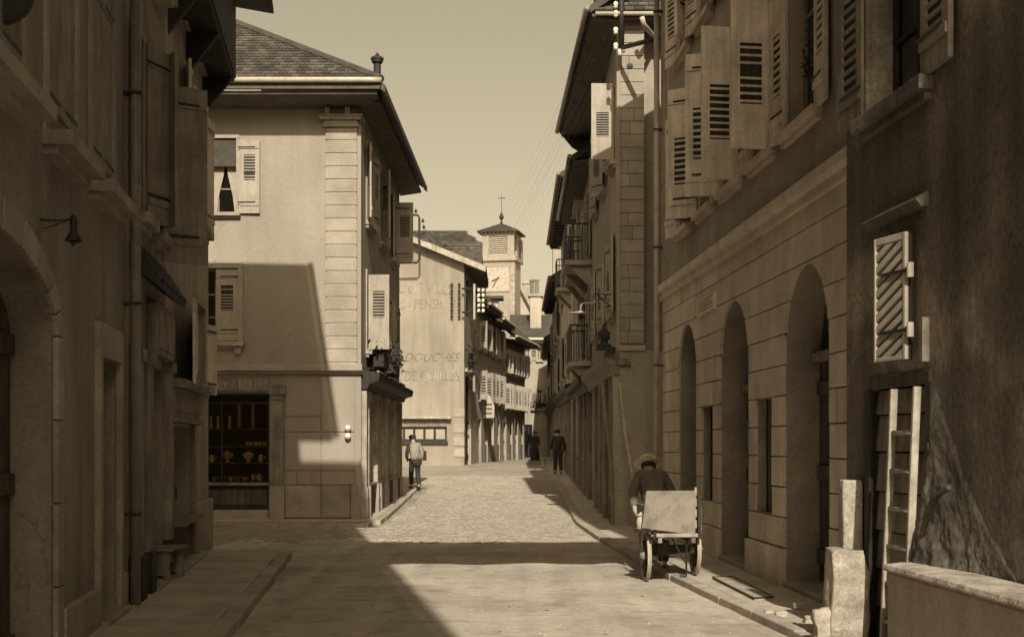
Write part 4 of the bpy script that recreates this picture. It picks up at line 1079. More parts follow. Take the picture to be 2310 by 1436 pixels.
MB().tube([FF.P(K(1150) * FY, .6, FF.h(1200, 766)), FF.P(K(1300) * FY, .6, FF.h(1200, 766))], .1, 8).build('gutter', 'zinc', T)
eh_ = FF.h(1200, 768)
rf = MB().slab([FF.P(K(1150) * FY, .55, eh_), FF.P(K(1300) * FY, .55, eh_), FF.P(K(1300) * FY, -5, eh_ + 2.2), FF.P(K(1150) * FY, -5, eh_ + 2.2)], .2).build('roof', 'roof_dark', T)
cy = FY + 2.0
c0 = at(1196, 742, cy); c1 = at(1221, 668, cy)
st = MB().box(WORLD, c0.x, c1.x, cy, cy + 1.4, eh_, c1.z).build('chimney', 'plaster_far', rf)
MB().box(WORLD, c0.x - .12, c1.x + .15, cy - .12, cy + 1.5, c1.z, c1.z + .18).build('cap', 'stone_pale', st)
for x in (1200, 1211):
    MB().lathe(at(x, 668, cy + .6) + Vector((0, 0, .18)), [(.14, 0), (.13, .8), (.17, .82), (.17, .95)], 10).build('chimney_pot', 'wood_mid', st)
T = thing('rear_house', 'brown gabled house rising behind the end house, with chimney', 'house', (K(1190) * 114, 114, .6))
g0, g1 = at(1174, 800, 112), at(1199, 800, 112)
MB().prism(Fr((0, 112), (1, 0), (0, -1)), [(g0.x, .4), (g1.x + 4, .4), (g1.x + 4, 10.5), (g1.x, at(0, 700, 112).z), (g0.x, at(0, 655, 112).z)], -7, 0).build('wall', 'plaster_mid', T)
MB().slab([at(1174, 651, 111.6), at(1200, 700, 111.6), at(1200, 700, 111.6) + Vector((0, 8, 0)), at(1174, 651, 111.6) + Vector((0, 8, 0))], .2).build('roof', 'roof_dark', T)
k0, k1 = at(1181, 665, 113), at(1197, 640, 113)
k_ = MB().box(WORLD, k0.x, k1.x, 113, 114, k0.z - 1, k1.z).build('chimney', 'plaster_mid', T)
MB().box(WORLD, k0.x - .1, k1.x + .1, 112.9, 114.1, k1.z, k1.z + .25).build('cap', 'stone_mid', k_)

# ============================================================ right row, far to near
def right_house(label, p0, p1, top, cols, floors, mat, ov=.6, ang=(20, 15), pitch=.6, shut='shutter_brown', shops=True, dep=8, z=.1, wide=.8, rafters=False):
    fr = wallframe(p0, p1, 'R')
    T = thing('street_house', label, 'house', fr.P(fr.len / 2, 0, z), 'houses along the shaded side')
    ops, doors = [], []
    for i in range(cols):
        c = fr.len * (i + .5) / cols
        for (h0, h1) in floors: ops.append(Op(c - wide / 2, c + wide / 2, h0, h1))
        if shops: doors.append(Op(c - .65, c + .65, z + .35, z + 2.5))
    mb = MB().panel(fr, 0, fr.len, -.2, top, ops + doors, 0, .3); mb.box(fr, 0, fr.len, -dep, -.32, -.2, top); mb.build('wall', mat, T)
    for o in ops:
        window(T, fr, o.a0, o.a1, o.h0, o.h1, .14, 2, 3, 'wood_mid'); surround(T, fr, o.a0, o.a1, o.h0, o.h1, .1, .03, .14, .1)
        shutter(T, fr, o.a0, -1, wide / 2, o.h0, o.h1, ang[0] * random.uniform(.4, 1.2), shut, .25, .75, 8)
        shutter(T, fr, o.a1, 1, wide / 2, o.h0, o.h1, ang[1] * random.uniform(.4, 1.2), shut, .25, .75, 8)
    for i, o in enumerate(doors):
        window(T, fr, o.a0, o.a1, o.h0, o.h1, .1, 2, 2, 'wood_dark')
        for a in (o.a0 - .2, o.a1 + .02): MB().box(fr, a, a + .18, -.02, .12, z - .1, o.h1 + .1).build('shop_pilaster', 'wood_mid', T, bevel=.01)
    if shops:
        MB().sweep(fr, [(0, z + 2.65), (.1, z + 2.65), (.2, z + 2.8), (.34, z + 2.85), (.36, z + 3.0), (0, z + 3.08)], .05, fr.len - .05).build('shop_cornice', 'wood_dark', T)
    P = fr.P
    rf = MB().slab([P(-.1, ov, top), P(fr.len + .1, ov, top), P(fr.len + .1, -dep / 2, top + pitch * (dep / 2 + ov)), P(-.1, -dep / 2, top + pitch * (dep / 2 + ov))], .16).build('roof', 'roof_dark', T)
    MB().slab([P(-.1, ov - .03, top - .16), P(fr.len + .1, ov - .03, top - .16), P(fr.len + .1, 0, top - .10), P(-.1, 0, top - .10)], .05).build('soffit', 'soffit', rf)
    MB().tube([P(-.1, ov + .06, top - .05), P(fr.len + .1, ov + .06, top - .05)], .065, 8).build('gutter', 'zinc_dark', rf, smooth=True)
    if rafters:
        a = .2
        while a < fr.len: MB().box(fr, a, a + .1, .02, ov - .05, top - .3, top - .22).build('rafter', 'wood_dark', rf); a += .7
    return T, fr
def balcony(T, fr, a0, a1, h, d=.75, rail=.9):
    b = MB().box(fr, a0, a1, 0, d, h - .12, h).build('balcony', 'stone_mid', T, bevel=.01)
    for a in (a0 + .15, a1 - .25): MB().prism(Fr(fr.o + fr.u * a, fr.n, fr.u), [(0, h - .6), (.08, h - .6), (d * .9, h - .12), (0, h - .12)], 0, .1).build('corbel', 'stone_mid', b)
    mb = MB(); mb.tube([fr.P(a0 + .03, 0, h + rail), fr.P(a0 + .03, d - .03, h + rail), fr.P(a1 - .03, d - .03, h + rail), fr.P(a1 - .03, 0, h + rail)], .022, 6)
    mb.build('rail', 'iron', b)
    a = a0 + .03
    while a <= a1: MB().tube([fr.P(a, d - .03, h), fr.P(a, d - .03, h + rail)], .011, 5).build('baluster', 'iron', b); a += .13
    q = .1
    while q < d - .05:
        for a in (a0 + .03, a1 - .03): MB().tube([fr.P(a, q, h), fr.P(a, q, h + rail)], .011, 5).build('baluster', 'iron', b)
        q += .13
    return b
def RX(y): return 1.97 + (y - 32.5) * .004
C0, C1 = (1.95, 24.2), (1.97, 32.5)
T, fr = right_house('last shaded house before the street end, with low eaves', (RX(70) + .12, 70), (RX(87) + .2, 87), 7.2, 4, ((3.6, 5.0), (5.9, 7.2)), 'plaster_dark', ov=.45, z=.65)
T, fr = right_house('shaded far house with chimney by its eaves and brown shutters', (RX(56), 56), (RX(70), 69.95), 8.6, 4, ((3.8, 5.2), (6.2, 7.6)), 'plaster_dark', ov=.45, z=.6, rafters=True)
c_ = at(1240, 560, 62)
MB().box(WORLD, 1.9, 2.5, 62, 62.8, 9, 11).build('chimney', 'plaster_mid', T)
T, fr = right_house('shaded house with long drainpipe and small balcony far down the street', (RX(41.5), 41.5), (RX(56), 55.95), 10.0, 4, ((4.0, 5.5), (7.0, 8.5)), 'plaster_mid', ov=.5, z=.4, rafters=True)
downpipe(T, fr, .2, .4, 9.5, .05, .1, 'zinc')
balcony(T, fr, 1.1, 2.6, 6.55, .6)
T, fr = right_house('shaded house with two iron balconies beside the tall eaved house', (RX(32.55), 32.55), (RX(41.5), 41.45), 8.6, 4, ((3.7, 5.4), (6.2, 7.9)), 'plaster_dark', ov=.5, z=.2, ang=(10, 10))
balcony(T, fr, .5, 2.4, 3.6, .55); balcony(T, fr, .4, 2.6, 6.1, .65); balcony(T, fr, 3.2, 5.2, 6.1, .5)
downpipe(T, fr, 5.6, .3, 8.2, .05, .1, 'zinc')
# gable over the balconied house, with its cross
gab = at(1288, 425, 38)
MB().slab([(1.35, 36.5, 9.0), (2.8, 36.5, 9.9), (2.8, 40.5, 9.9), (1.35, 40.5, 9.0)], .14).build('dormer_roof', 'roof_dark', T)
MB().box(WORLD, 1.75, 2.8, 36.9, 40, 8.3, 9.2).build('dormer', 'plaster_mid', T)
cx = MB().tube([gab - Vector((0, 0, .8)), gab + Vector((0, 0, .35))], .025, 6)
cx.tube([gab + Vector((-.17, 0, .12)), gab + Vector((.17, 0, .12))], .025, 6).build('cross', 'iron', T)

# ---- tall eaved house (lit high on its front)
T = thing('tall_house', 'tall house with stone quoins, far jutting eaves and upper front in sunlight', 'house', (2.6, 27, .1))
CFs = wallframe(C0, C1, 'R')                                  # street face
CFf = Fr((0, 24.2), (1, 0), (0, -1))                          # front: quoins
CFr = Fr((0, 24.65), (1, 0), (0, -1))                         # recessed front beside it
topC = 9.2
wC = [Op(a, a + .8, h, h + 1.42) for a in (.72, 3.4, 6.0) for h in (4.0, 6.86)]
dC = [Op(.9, 2.1, .5, 2.7), Op(2.7, 3.6, .12, 2.7), Op(4.2, 5.4, .5, 2.7)]
MB().panel(CFs, .05, CFs.len, -.1, topC, wC + dC, 0, .3).build('side_wall', 'plaster_mid', T)
qx0, qx1 = 1.95, CFf.s(1453)
hq = CFf.h(1430, 778)
y = 775.0
while y > 60:
    h0, h1 = CFf.h(1430, y), CFf.h(1430, y - 29.5)
    j = random.uniform(.35, .65); xs = qx0 + (qx1 - qx0) * (j if int(y) % 2 else 1)
    MB().box(CFf, qx0 + .015, xs - .004 if xs < qx1 else qx1, -.44, 0, h0 + .0055, h1 - .0055).build('quoin', 'stone_pale', T, bevel=.004)
    if xs < qx1: MB().box(CFf, xs + .004, qx1, -.44, 0, h0 + .0055, h1 - .0055).build('quoin', 'stone_pale', T, bevel=.004)
    y -= 29.5
MB().box(CFf, qx0 + .03, qx1 - .01, -.43, -.012, hq, topC).build('quoin_core', 'joint', T)
MB().box(CFr, qx1 - .02, 7, -.3, 0, -.1, topC).build('front_wall', 'plaster_grey', T)
MB().box(CFf, 1.84, 3.4, -.44, .02, -.1, hq - .11).build('ground_wall', 'plaster_mid', T)
MB().box(CFf, 1.80, qx1 + .02, -.44, .06, hq - .11, hq - .002).build('base_moulding', 'stone_mid', T, bevel=.01)
MB().box(CFr, 2.2, 7, -5.6, -.32, -.1, topC).build('rear_wall', 'plaster_mid', T)
lp = MB().box(CFs, -.045, .03, -.02, .05, hq - .1, 8.7).build('corner_strip', 'stone_pale', T, bevel=.01)
for k, o in enumerate(wC):
    window(T, CFs, o.a0, o.a1, o.h0, o.h1, .15, 2, 3); surround(T, CFs, o.a0, o.a1, o.h0, o.h1, .11, .03, .14, .1)
    sa = {0: (12, 10), 1: (88, 20), 2: (10, 12), 3: (14, 30), 4: (10, 10), 5: (12, 14)}[k]
    shutter(T, CFs, o.a0, -1, .42, o.h0, o.h1, sa[0], 'shutter_pale', .30, .62, 10)
    shutter(T, CFs, o.a1, 1, .42, o.h0, o.h1, sa[1], 'shutter_pale', .30, .62, 10)
for o in dC:
    window(T, CFs, o.a0, o.a1, o.h0, o.h1, .1, 2, 2, 'wood_dark')
for a in (.02, .7, 2.15, 2.5, 3.65, 4.0, 5.45):
    MB().box(CFs, a, a + .17, -.02, .13, .05, 2.8).build('shop_pilaster', 'wood_mid', T, bevel=.012)
for a0, a1 in ((.9, 2.1), (4.2, 5.4)): MB().box(CFs, a0, a1, -.02, .06, .05, .5).build('stall_riser', 'wood_dark', T)
MB().sweep(CFs, [(0, 2.82), (.1, 2.82), (.15, 2.95), (.27, 3.05), (.29, 3.18), (.25, 3.22), (0, 3.30)], -.1, CFs.len).build('shop_cornice', 'wood_mid', T)
MB().box(CFf, 1.66, 2.15, .02, .12, 2.97, 3.10).build('cornice_return', 'wood_mid', T, bevel=.02)
# eaves and roof
xo = lambda y: 1.42 - .0225 * (y - 23.7)
rf = MB().slab([(xo(24), 24.0, 9.46), (xo(33.5), 33.5, 9.46), (5.5, 33.5, 12.1), (5.5, 24.0, 12.1)], .14).build('roof', 'roof_dark', T)
MB().slab([(xo(24) + .04, 24.02, 9.31), (xo(33.5) + .04, 33.45, 9.31), (1.97, 33.45, 9.22), (1.96, 24.02, 9.22)], .05).build('soffit', 'soffit', rf)
MB().slab([(1.97, 23.97, 9.26), (6, 23.97, 9.26), (6, 24.7, 9.22), (1.97, 24.7, 9.22)], .04).build('soffit', 'soffit', rf)
MB().tube([(xo(24) - .06, 24.0, 9.40), (xo(33.5) - .06, 33.5, 9.40)], .06, 8).build('gutter', 'zinc_dark', rf, smooth=True)
MB().tube([(1.5, 23.9, 9.27), (6, 23.9, 9.27)], .04, 8).build('gutter', 'zinc', rf, smooth=True)
mb = MB(); tiles(mb, (1.5, 23.94, 9.33), (5, 0, 0), (0, 1.6, 1.3), 28, 10, .02); mb.build('roof_tiles', 'tile_roof', rf, kind='stuff', recalc=False)
MB().slab([(1.5, 23.95, 9.32), (6, 23.95, 9.32), (6, 25.4, 10.5), (1.5, 25.4, 10.5)], .05).build('front_roof', 'roof_dark', rf)
for (d_, x_) in ((0, 1330),): MB().prism(Fr((0, 33.3), (1, 0), (0, -1)), [(1.96, 9.2), (1.25, 9.25), (1.5, 8.95), (1.75, 8.8), (1.9, 8.4), (1.96, 8.3)], 0, .12).build('eave_bracket', 'wood_dark', rf)
gp = [at(1448, 38, 23.6), at(1452, 55, 23.65), at(1462, 68, 23.9), at(1481, 88, 24.5), Vector((CFr.s(1483, .07), 24.56, 8.3)), Vector((CFr.s(1483, .07), 24.56, 5)), Vector((CFr.s(1483, .07), 24.56, .1))]
dp = MB().tube(gp, .045, 10).build('downpipe', 'zinc', T, smooth=True)
MB().tube([Vector((1.82, 23.98, .1)), Vector((1.80, 23.97, 1.1)), Vector((1.6, 23.9, 2.8))], .03, 8).build('conduit', 'zinc_dark', T)
MB().lathe(CFf.P(CFf.s(1421), .0, CFf.h(1421, 150)), [(.05, -.02), (.06, .0), (.02, .01)], 10, (0, -1, 0)).build('vent_hole', 'iron', T)
# leaning pole by the front wall
o = MB().tube([at(1398, 862, 23.9), at(1412, 980, 23.5), at(1431, 1085, 23.0), Vector((2.15, 22.9, .08))], [.03, .034, .036, .036], 8).build('pole', 'wood_pale', loc=Vector((2.15, 22.9, .08)), smooth=True)
tag(o, 'slender bent wooden pole leaning against the tall house front', 'pole')
# telephone pole bracket on the quoin corner
T = thing('wire_pole', 'iron pole with white insulators fixed to the tall house corner', 'wire pole', at(1401, 130, 23.9))
MB().tube([at(1402, -60, 23.9), at(1402, 108, 23.9)], .05, 8).build('post', 'iron', T, smooth=True)
MB().tube([at(1402, 108, 23.9), at(1503, 82, 22.6)], .045, 8).build('stay', 'iron', T, smooth=True)
IC = []
for y in (-20, 12, 32, 70, 105, 119):
    p = at(1389 if y != 119 else 1398, y, 23.9); IC.append(p)
    MB().tube([p + Vector((.1, 0, .02)), p], .012, 6).build('pin', 'iron', T)
    MB().lathe(p - Vector((0, 0, .06)), [(.02, 0), (.045, .02), (.035, .06), (.05, .08), (.03, .12)], 10).build('insulator', 'porcelain', T, smooth=True)
# wires over the street
k = 0
for i, p in enumerate(IC[:5]):
    for x, y in ((1080, 655 + i * 11.5), (1019, 642 + i * 14.2)):
        q = at(x, y, 57.3 if x > 1050 else 57.85)
        pts = [p.lerp(q, t / 14) - Vector((0, 0, .5 * 4 * (t / 14) * (1 - t / 14))) for t in range(15)]
        w_ = MB().tube(pts, .0014, 4).build('telephone_wire', 'zinc', loc=p)
        tag(w_, 'thin telephone wire slung over the street from hotel to tall house', 'wire', 'telephone wires over the street'); k += 1

# street lamp on a long arm
T = thing('street_lamp', 'street lamp with flat enamel shade on curved iron arm over the footway', 'lamp', CFs.P(.6, 0, 4.3))
lm = at(1310, 706, 26.5)
hk = CFs.P(.9, 0, lm.z + .25)
pts = [hk, hk + Vector((-.2, .0, .0)), Vector((lm.x + .25, lm.y, lm.z + .2)), Vector((lm.x + .05, lm.y, lm.z + .2)), Vector((lm.x, lm.y, lm.z + .15)), Vector((lm.x, lm.y, lm.z + .04))]
MB().tube(pts, .016, 8).build('arm', 'zinc', T, smooth=True)
for q in range(3): MB().torus(hk + Vector((-.13 - .12 * q, 0, -.08)), .06, .008, (0, 1, 0), 14, 5).build('scroll', 'iron', T)
MB().tube([hk - Vector((0, 0, .35)), hk + Vector((-.35, .0, -.03))], .012, 6).build('brace', 'iron', T)
MB().lathe(lm, [(.03, .05), (.05, .035), (.24, .0), (.245, -.012), (.05, -.005), (.04, -.03)], 20).build('shade', 'white_paint', T, smooth=True)
MB().lathe(lm, [(.035, -.02), (.05, -.05), (.055, -.1), (.03, -.14), (.0, -.15)], 12).build('bulb', 'glass_far', T, smooth=True)
# lantern on the shop cornice corner
T = thing('shop_lantern', 'small dark iron lantern standing on the shop cornice corner', 'lantern', at(1363, 775, 24.0))
c_ = at(1363, 775, 24.0)
MB().lathe(c_, [(.13, -.06), (.13, -.02), (.08, 0), (.06, .06), (.1, .08), (.11, .2), (.05, .26), (.02, .3), (.03, .33), (0, .36)], 6).build('cage', 'iron', T)
MB().box(Fr((c_.x, c_.y), (1, 0), (0, 1)), -.16, .2, -.1, .1, c_.z - .12, c_.z - .06).build('bracket', 'iron', T)

# ============================================================ arcaded house on the right
AF = wallframe((2.93, 11.7), (2.45, 21.6), 'R')
T = thing('arcaded_house', 'long house with three tall stone arches, ashlar ground floor and shuttered windows', 'house', AF.P(5, 0, .06))
AL = AF.len
hS0, hS1 = AF.h(1902, 384), AF.h(1902, 349)
def arch(x0, x1, ytop, xr):
    a, b = sorted((AF.s(x0), AF.s(x1))); return Op(a, b, .0, AF.h(xr, ytop), (b - a) / 2)
AR = [arch(1767, 1870, 596, 1818), arch(1622, 1688, 678, 1655), arch(1530, 1570, 731, 1551)]
SL = []
for x0, x1, yt, yb, xr in ((1703, 1740, 872, 1152, 1721), (1582, 1607, 893, 1168, 1594)):
    a, b = sorted((AF.s(x0), AF.s(x1))); SL.append(Op(a, b, .62, AF.h(xr, yt)))
UW = []
for x0, x1, xr, yb in ((1778, 1846, 1812, 270), (1700, 1746, 1722, 368), (1634, 1670, 1650, 428), (1580, 1608, 1594, 482), (1534, 1559, 1546, 525)):
    a, b = sorted((AF.s(x0), AF.s(x1))); UW.append(Op(a, b, 4.72, 6.5))
UW2 = [Op(o.a0, o.a1, 7.32, 8.9) for o in UW]
rows = [.46 + (hS0 - .46) * i / 11 for i in range(12)]
for o in SL:      # align the slit windows to the courses
    o.h0 = rows[1]; o.h1 = min(rows, key=lambda r: abs(r - o.h1))
eA = 9.35
MB().panel(AF, -1.0, AL, hS0 - .02, eA + .1, UW + UW2, 0, .35).build('upper_wall', 'plaster_grey', T)
mb = MB().panel(AF, -1.0, AL, -.1, hS0, AR + SL, -.035, .45); mb.build('arcade_core', 'stone_mid', T)
mb = MB().box(AF, -1.0, AL - .01, -8, -.6, -.1, eA + .1); mb.build('rear_wall', 'plaster_mid', T)
# ashlar blocks between the openings
def blocks(row0, row1, ops, a0, a1, off, front, mat, name, lens=.85):
    """one course; each block keeps the part of its rectangle that no opening takes"""
    edges = [a0]; a = a0 + lens * off
    while a < a1 - .2: edges.append(a); a += lens * random.uniform(.85, 1.2)
    edges.append(a1)
    for p, q in zip(edges, edges[1:]):
        cut = sorted({p, q} | {c for o in ops for c in o.cuts() if p < c < q}); run = []
        def flush(run):
            if len(run) >= 2 and run[-1][0] - run[0][0] > .03:
                g = .0065
                poly = [(run[0][0] + g, row1 - g), (run[0][0] + g, run[0][1] + g)] + [(u, v + g) for u, v in run[1:-1]] + [(run[-1][0] - g, run[-1][1] + g), (run[-1][0] - g, row1 - g)]
                MB().prism(AF, poly[::-1], -.04, front + random.uniform(-.004, .004)).build(name, mat, T, bevel=.007)
        for c, e in zip(cut, cut[1:]):
            m = (c + e) / 2; lo = row0; dead = False; lc = le = row0
            for o in ops:
                if o.a0 < m < o.a1 and o.h0 < row1 - .01 and o.top(m) > row0 + .004:
                    if o.h0 > row0 + .01: continue
                    tc_, te = o.top(c), o.top(e)
                    if min(tc_, te) >= row1 - .01 or o.top(m) >= row1 - .01: dead = True
                    lc, le = max(lc, min(tc_, row1)), max(le, min(te, row1))
            if dead: flush(run); run = []; continue
            if not run: run = [(c, lc)]
            elif abs(run[-1][1] - lc) > 1e-4: run.append((c + 1e-4, lc))
            run.append((e, le))
        flush(run)
for i in range(11):
    blocks(rows[i], rows[i + 1], AR + [Op(o.a0, o.a1, rows[i] - .1, min(o.h1, rows[i + 1]) if o.h1 > rows[i] + .02 and o.h0 < rows[i + 1] - .02 else rows[i] - .05) for o in SL], -.9, AL - .005, (.4, .85)[i % 2], 0.0, 'stone_ashlar', 'ashlar_block')
blocks(.06, .46, AR, -.9, AL + .02, .9, .045, 'stone_ashlar', 'plinth_block', 2.2)
# string course
MB().sweep(AF, [(-.02, hS0 - .10), (.05, hS0 - .10), (.05, hS0 - .01), (.09, hS0), (.11, hS0 + .02), (.11, hS1 - .02), (.03, hS1), (-.02, hS1)], -.95, AL + .11).build('string_course', 'stone_ashlar', T)
# doors in the arches
for i, o in enumerate(AR):
    tr_h = (AF.h(1820, 805), AF.h(1655, 880), AF.h(1551, 905))[i]
    plank_door(T, AF, o.a0, o.a1, .12, tr_h, .38, (6, 5, 5)[i], 'wood_door', handle=True)
    MB().box(AF, o.a0, o.a1, -.44, -.28, tr_h, tr_h + .10).build('transom', 'wood_mid', T, bevel=.01)
    MB().prism(AF, [(a, max(tr_h + .1, o.top(a))) for a in o.cuts()] + [(o.a1, tr_h + .1), (o.a0, tr_h + .1)], -.42, -.40).build('fanlight', 'glass_dark', T)
    c = (o.a0 + o.a1) / 2; r = (o.a1 - o.a0) / 2; hc = o.h1 - r
    for t in (35, 62, 90, 118, 145):
        t = math.radians(t); MB().tube([AF.P(c, -.395, tr_h + .12), AF.P(c + (r - .02) * math.cos(t), -.395, hc + (r - .02) * math.sin(t))], .014, 5).build('fanlight_bar', 'wood_mid', T)
    MB().box(AF, o.a0 + .01, o.a1 - .01, -.42, .02, .0, .12).build('doorstep', 'stone_mid', T, bevel=.015)
for o in SL:
    MB().box(AF, o.a0, o.a1, -.30, -.26, o.h0, o.h1).build('slit_shutter', 'wood_door', T)
    for k in range(4):
        a = o.a0 + (o.a1 - o.a0) * (k + .5) / 4; MB().tube([AF.P(a, -.12, o.h0), AF.P(a, -.12, o.h1)], .012, 6).build('window_bar', 'iron', T)
# plaque
p0, p1, ph0, ph1 = AF.rect(1576, 1616, 668, 706)
pl = MB().box(AF, p0, p1, -.02, .03, ph0, ph1).build('plaque', 'plaque', T, bevel=.005)
for k in range(4):
    h = ph1 - (ph1 - ph0) * (k + .8) / 5; MB().box(AF, p0 + .1 + .08 * (k % 2), p1 - .1, .031, .033, h - .012, h + .012).build('worn_line', 'stone_mid', pl)
# end strip of dressed stone
h = hS1
while h < eA: MB().box(AF, AL - .34, AL + .02, -.3, .03, h + .004, h + .396).build('end_stone', 'stone_pale', T, bevel=.005); h += .4
# upper windows
for lvl, lst in ((0, UW), (1, UW2)):
    for k, o in enumerate(lst):
        window(T, AF, o.a0, o.a1, o.h0, o.h1, .16, 2, 3, 'wood_mid'); surround(T, AF, o.a0, o.a1, o.h0, o.h1, .11, .03, .11, .08, 'stone_ashlar')
        g = [(3, 5), (82, 6), (85, 70), (8, 55), (40, 12)][k] if lvl == 0 else [(6, 8), (30, 6), (8, 20), (10, 12), (35, 12)][k]
        wd = .44
        shutter(T, AF, o.a0 - .02, -1, wd, o.h0 - .03, o.h1, g[0], 'shutter_grey', .26, .62, 8)
        shutter(T, AF, o.a1 + .02, 1, wd, o.h0 - .03, o.h1, g[1], 'shutter_grey', .26, .62, 8)
leafy(AF.P(UW[0].a0 + .3, -.02, 5.25), (.05, .05, .2), 60, .05, 'window_plant', T, seed=12)
# roof: low street eaves, gable towards the tall house
P = AF.P; ovA = .75
rf = MB().slab([P(-1.0, ovA, eA), P(AL + .05, ovA, eA), P(AL + .05, -5, eA + 5.2 * .62), P(-1.0, -5, eA + 5.2 * .62)], .16).build('roof', 'roof_dark', T)
MB().prism(Fr(AF.o + AF.u * (AL - .3), -AF.n, AF.u), [(0, eA), (5, eA), (5, eA + 3.2), (0, eA + .1)], 0, .28).build('gable_wall', 'plaster_grey', T)
downpipe(T, AF, AL - .12, .1, 9.2, .045, .12, 'zinc')

# ============================================================ near dark house on the right
RF = wallframe((2.71 + .085 * 18.1, -8.0), (2.667, 10.6), 'R')
T = thing('old_house', 'old dark house with crumbling plaster, doorway, and pale shutter with shadow stripes built as slats', 'house', RF.P(16, 0, .06))
RL = RF.len
da0, da1 = sorted((RF.s(1968), RF.s(2095))); dh = RF.h(2035, 872)
dR = Op(da0, da1, .06, dh)
wr0, wr1 = sorted((RF.s(1962), RF.s(2085)))
wR = Op(wr0, wr1, RF.h(2025, 222), RF.h(2025, 222) + 1.6)
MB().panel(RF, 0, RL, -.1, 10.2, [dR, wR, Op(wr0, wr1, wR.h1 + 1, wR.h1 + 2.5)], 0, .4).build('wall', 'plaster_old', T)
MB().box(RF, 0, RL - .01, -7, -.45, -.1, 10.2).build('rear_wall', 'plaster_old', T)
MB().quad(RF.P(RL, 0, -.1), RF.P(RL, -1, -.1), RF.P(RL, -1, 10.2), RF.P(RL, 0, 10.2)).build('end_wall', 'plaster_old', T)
rf = MB().slab([RF.P(0, .30, 10.2), RF.P(RL + .1, .30, 10.2), RF.P(RL + .1, -4, 12.8), RF.P(0, -4, 12.8)], .16).build('roof', 'roof_dark', T)
for o in (wR, Op(wr0, wr1, wR.h1 + 1, wR.h1 + 2.5)):
    window(T, RF, o.a0, o.a1, o.h0, o.h1, .18, 2, 3, 'wood_dark')
    surround(T, RF, o.a0, o.a1, o.h0, o.h1, .12, .03, .10, .10, 'plaster_old')
    shutter(T, RF, o.a1 + .05, 1, .5, o.h0, o.h1, 2, 'shutter_brown', .1, .9, 16)
    shutter(T, RF, o.a0 - .05, -1, .5, o.h0, o.h1, 2, 'shutter_brown', .1, .9, 16)
# stone ledge over the shutter, iron pin
lz = RF.h(2030, 478)
MB().sweep(RF, [(0, lz - .05), (.05, lz - .05), (.09, lz), (.0, lz + .06)], RF.s(2095), RF.s(1965)).build('ledge', 'plaster_old', T)
# board door of wide horizontal planks
g = .285; h = .06; i = 0
while h < dh - .02:
    hh = min(h + g * random.uniform(.92, 1.05), dh)
    MB().hexa([RF.P(da0, -.08, h + .006), RF.P(da1, -.08, h + .006), RF.P(da1, -.025, h + .006), RF.P(da0, -.025, h + .006),
               RF.P(da0, -.08, hh - .006), RF.P(da1, -.08, hh - .006), RF.P(da1, -.05, hh - .006), RF.P(da0, -.05, hh - .006)]).build('door_board', 'wood_mid', T, bevel=.004)
    h = hh
MB().box(RF, da0, da1, -.3, -.085, .06, dh).build('door_back', 'wood_dark', T)
for a in (da0 - .1, da1): MB().box(RF, a, a + .1, -.2, .03, .0, dh).build('door_jamb', 'wood_dark', T, bevel=.01)
MB().box(RF, da0 - .05, da1 + .05, -.2, .02, dh, dh + .10).build('door_lintel', 'wood_door', T, bevel=.015)
# the pale shutter, ajar: slanting slats on dark board stand in for shadow stripes
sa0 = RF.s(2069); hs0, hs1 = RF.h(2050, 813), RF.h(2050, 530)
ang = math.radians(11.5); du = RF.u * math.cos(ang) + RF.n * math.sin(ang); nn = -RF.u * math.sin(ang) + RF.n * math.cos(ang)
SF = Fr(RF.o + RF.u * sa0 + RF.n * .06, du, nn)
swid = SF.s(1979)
bd = MB().box(SF, 0, swid, -.03, 0, hs0, hs1).build('shade_striped_shutter', 'wood_dark', T)
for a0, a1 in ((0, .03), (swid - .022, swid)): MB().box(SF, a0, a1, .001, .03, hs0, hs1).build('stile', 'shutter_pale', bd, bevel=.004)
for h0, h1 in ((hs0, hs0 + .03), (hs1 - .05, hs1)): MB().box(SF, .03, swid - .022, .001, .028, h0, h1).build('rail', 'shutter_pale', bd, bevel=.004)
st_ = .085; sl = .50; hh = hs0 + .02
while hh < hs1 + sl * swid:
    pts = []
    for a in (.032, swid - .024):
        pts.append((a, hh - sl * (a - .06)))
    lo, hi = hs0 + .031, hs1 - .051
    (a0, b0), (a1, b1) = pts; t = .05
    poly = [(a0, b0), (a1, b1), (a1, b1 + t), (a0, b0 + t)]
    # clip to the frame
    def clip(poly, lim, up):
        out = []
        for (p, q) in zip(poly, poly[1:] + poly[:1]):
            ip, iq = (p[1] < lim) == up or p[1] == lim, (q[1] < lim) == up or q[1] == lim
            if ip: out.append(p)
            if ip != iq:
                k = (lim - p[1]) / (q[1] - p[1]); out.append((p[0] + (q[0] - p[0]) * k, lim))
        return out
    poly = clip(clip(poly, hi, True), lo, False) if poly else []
    if len(poly) > 2: MB().prism(SF, poly, .001, .024).build('slat', 'shutter_pale', bd)  # lit stripe between cast shadows, built as a pale strip
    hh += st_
for h in (hs0 + .2, hs1 - .27):
    MB().box(SF, -.05, swid * .75, .031, .037, h - .012, h + .012).build('hinge_strap', 'iron', bd)
    MB().lathe(SF.P(-.05, .02, h - .05), [(.025, 0), (.025, .1)], 8).build('hinge_pin', 'zinc', bd)
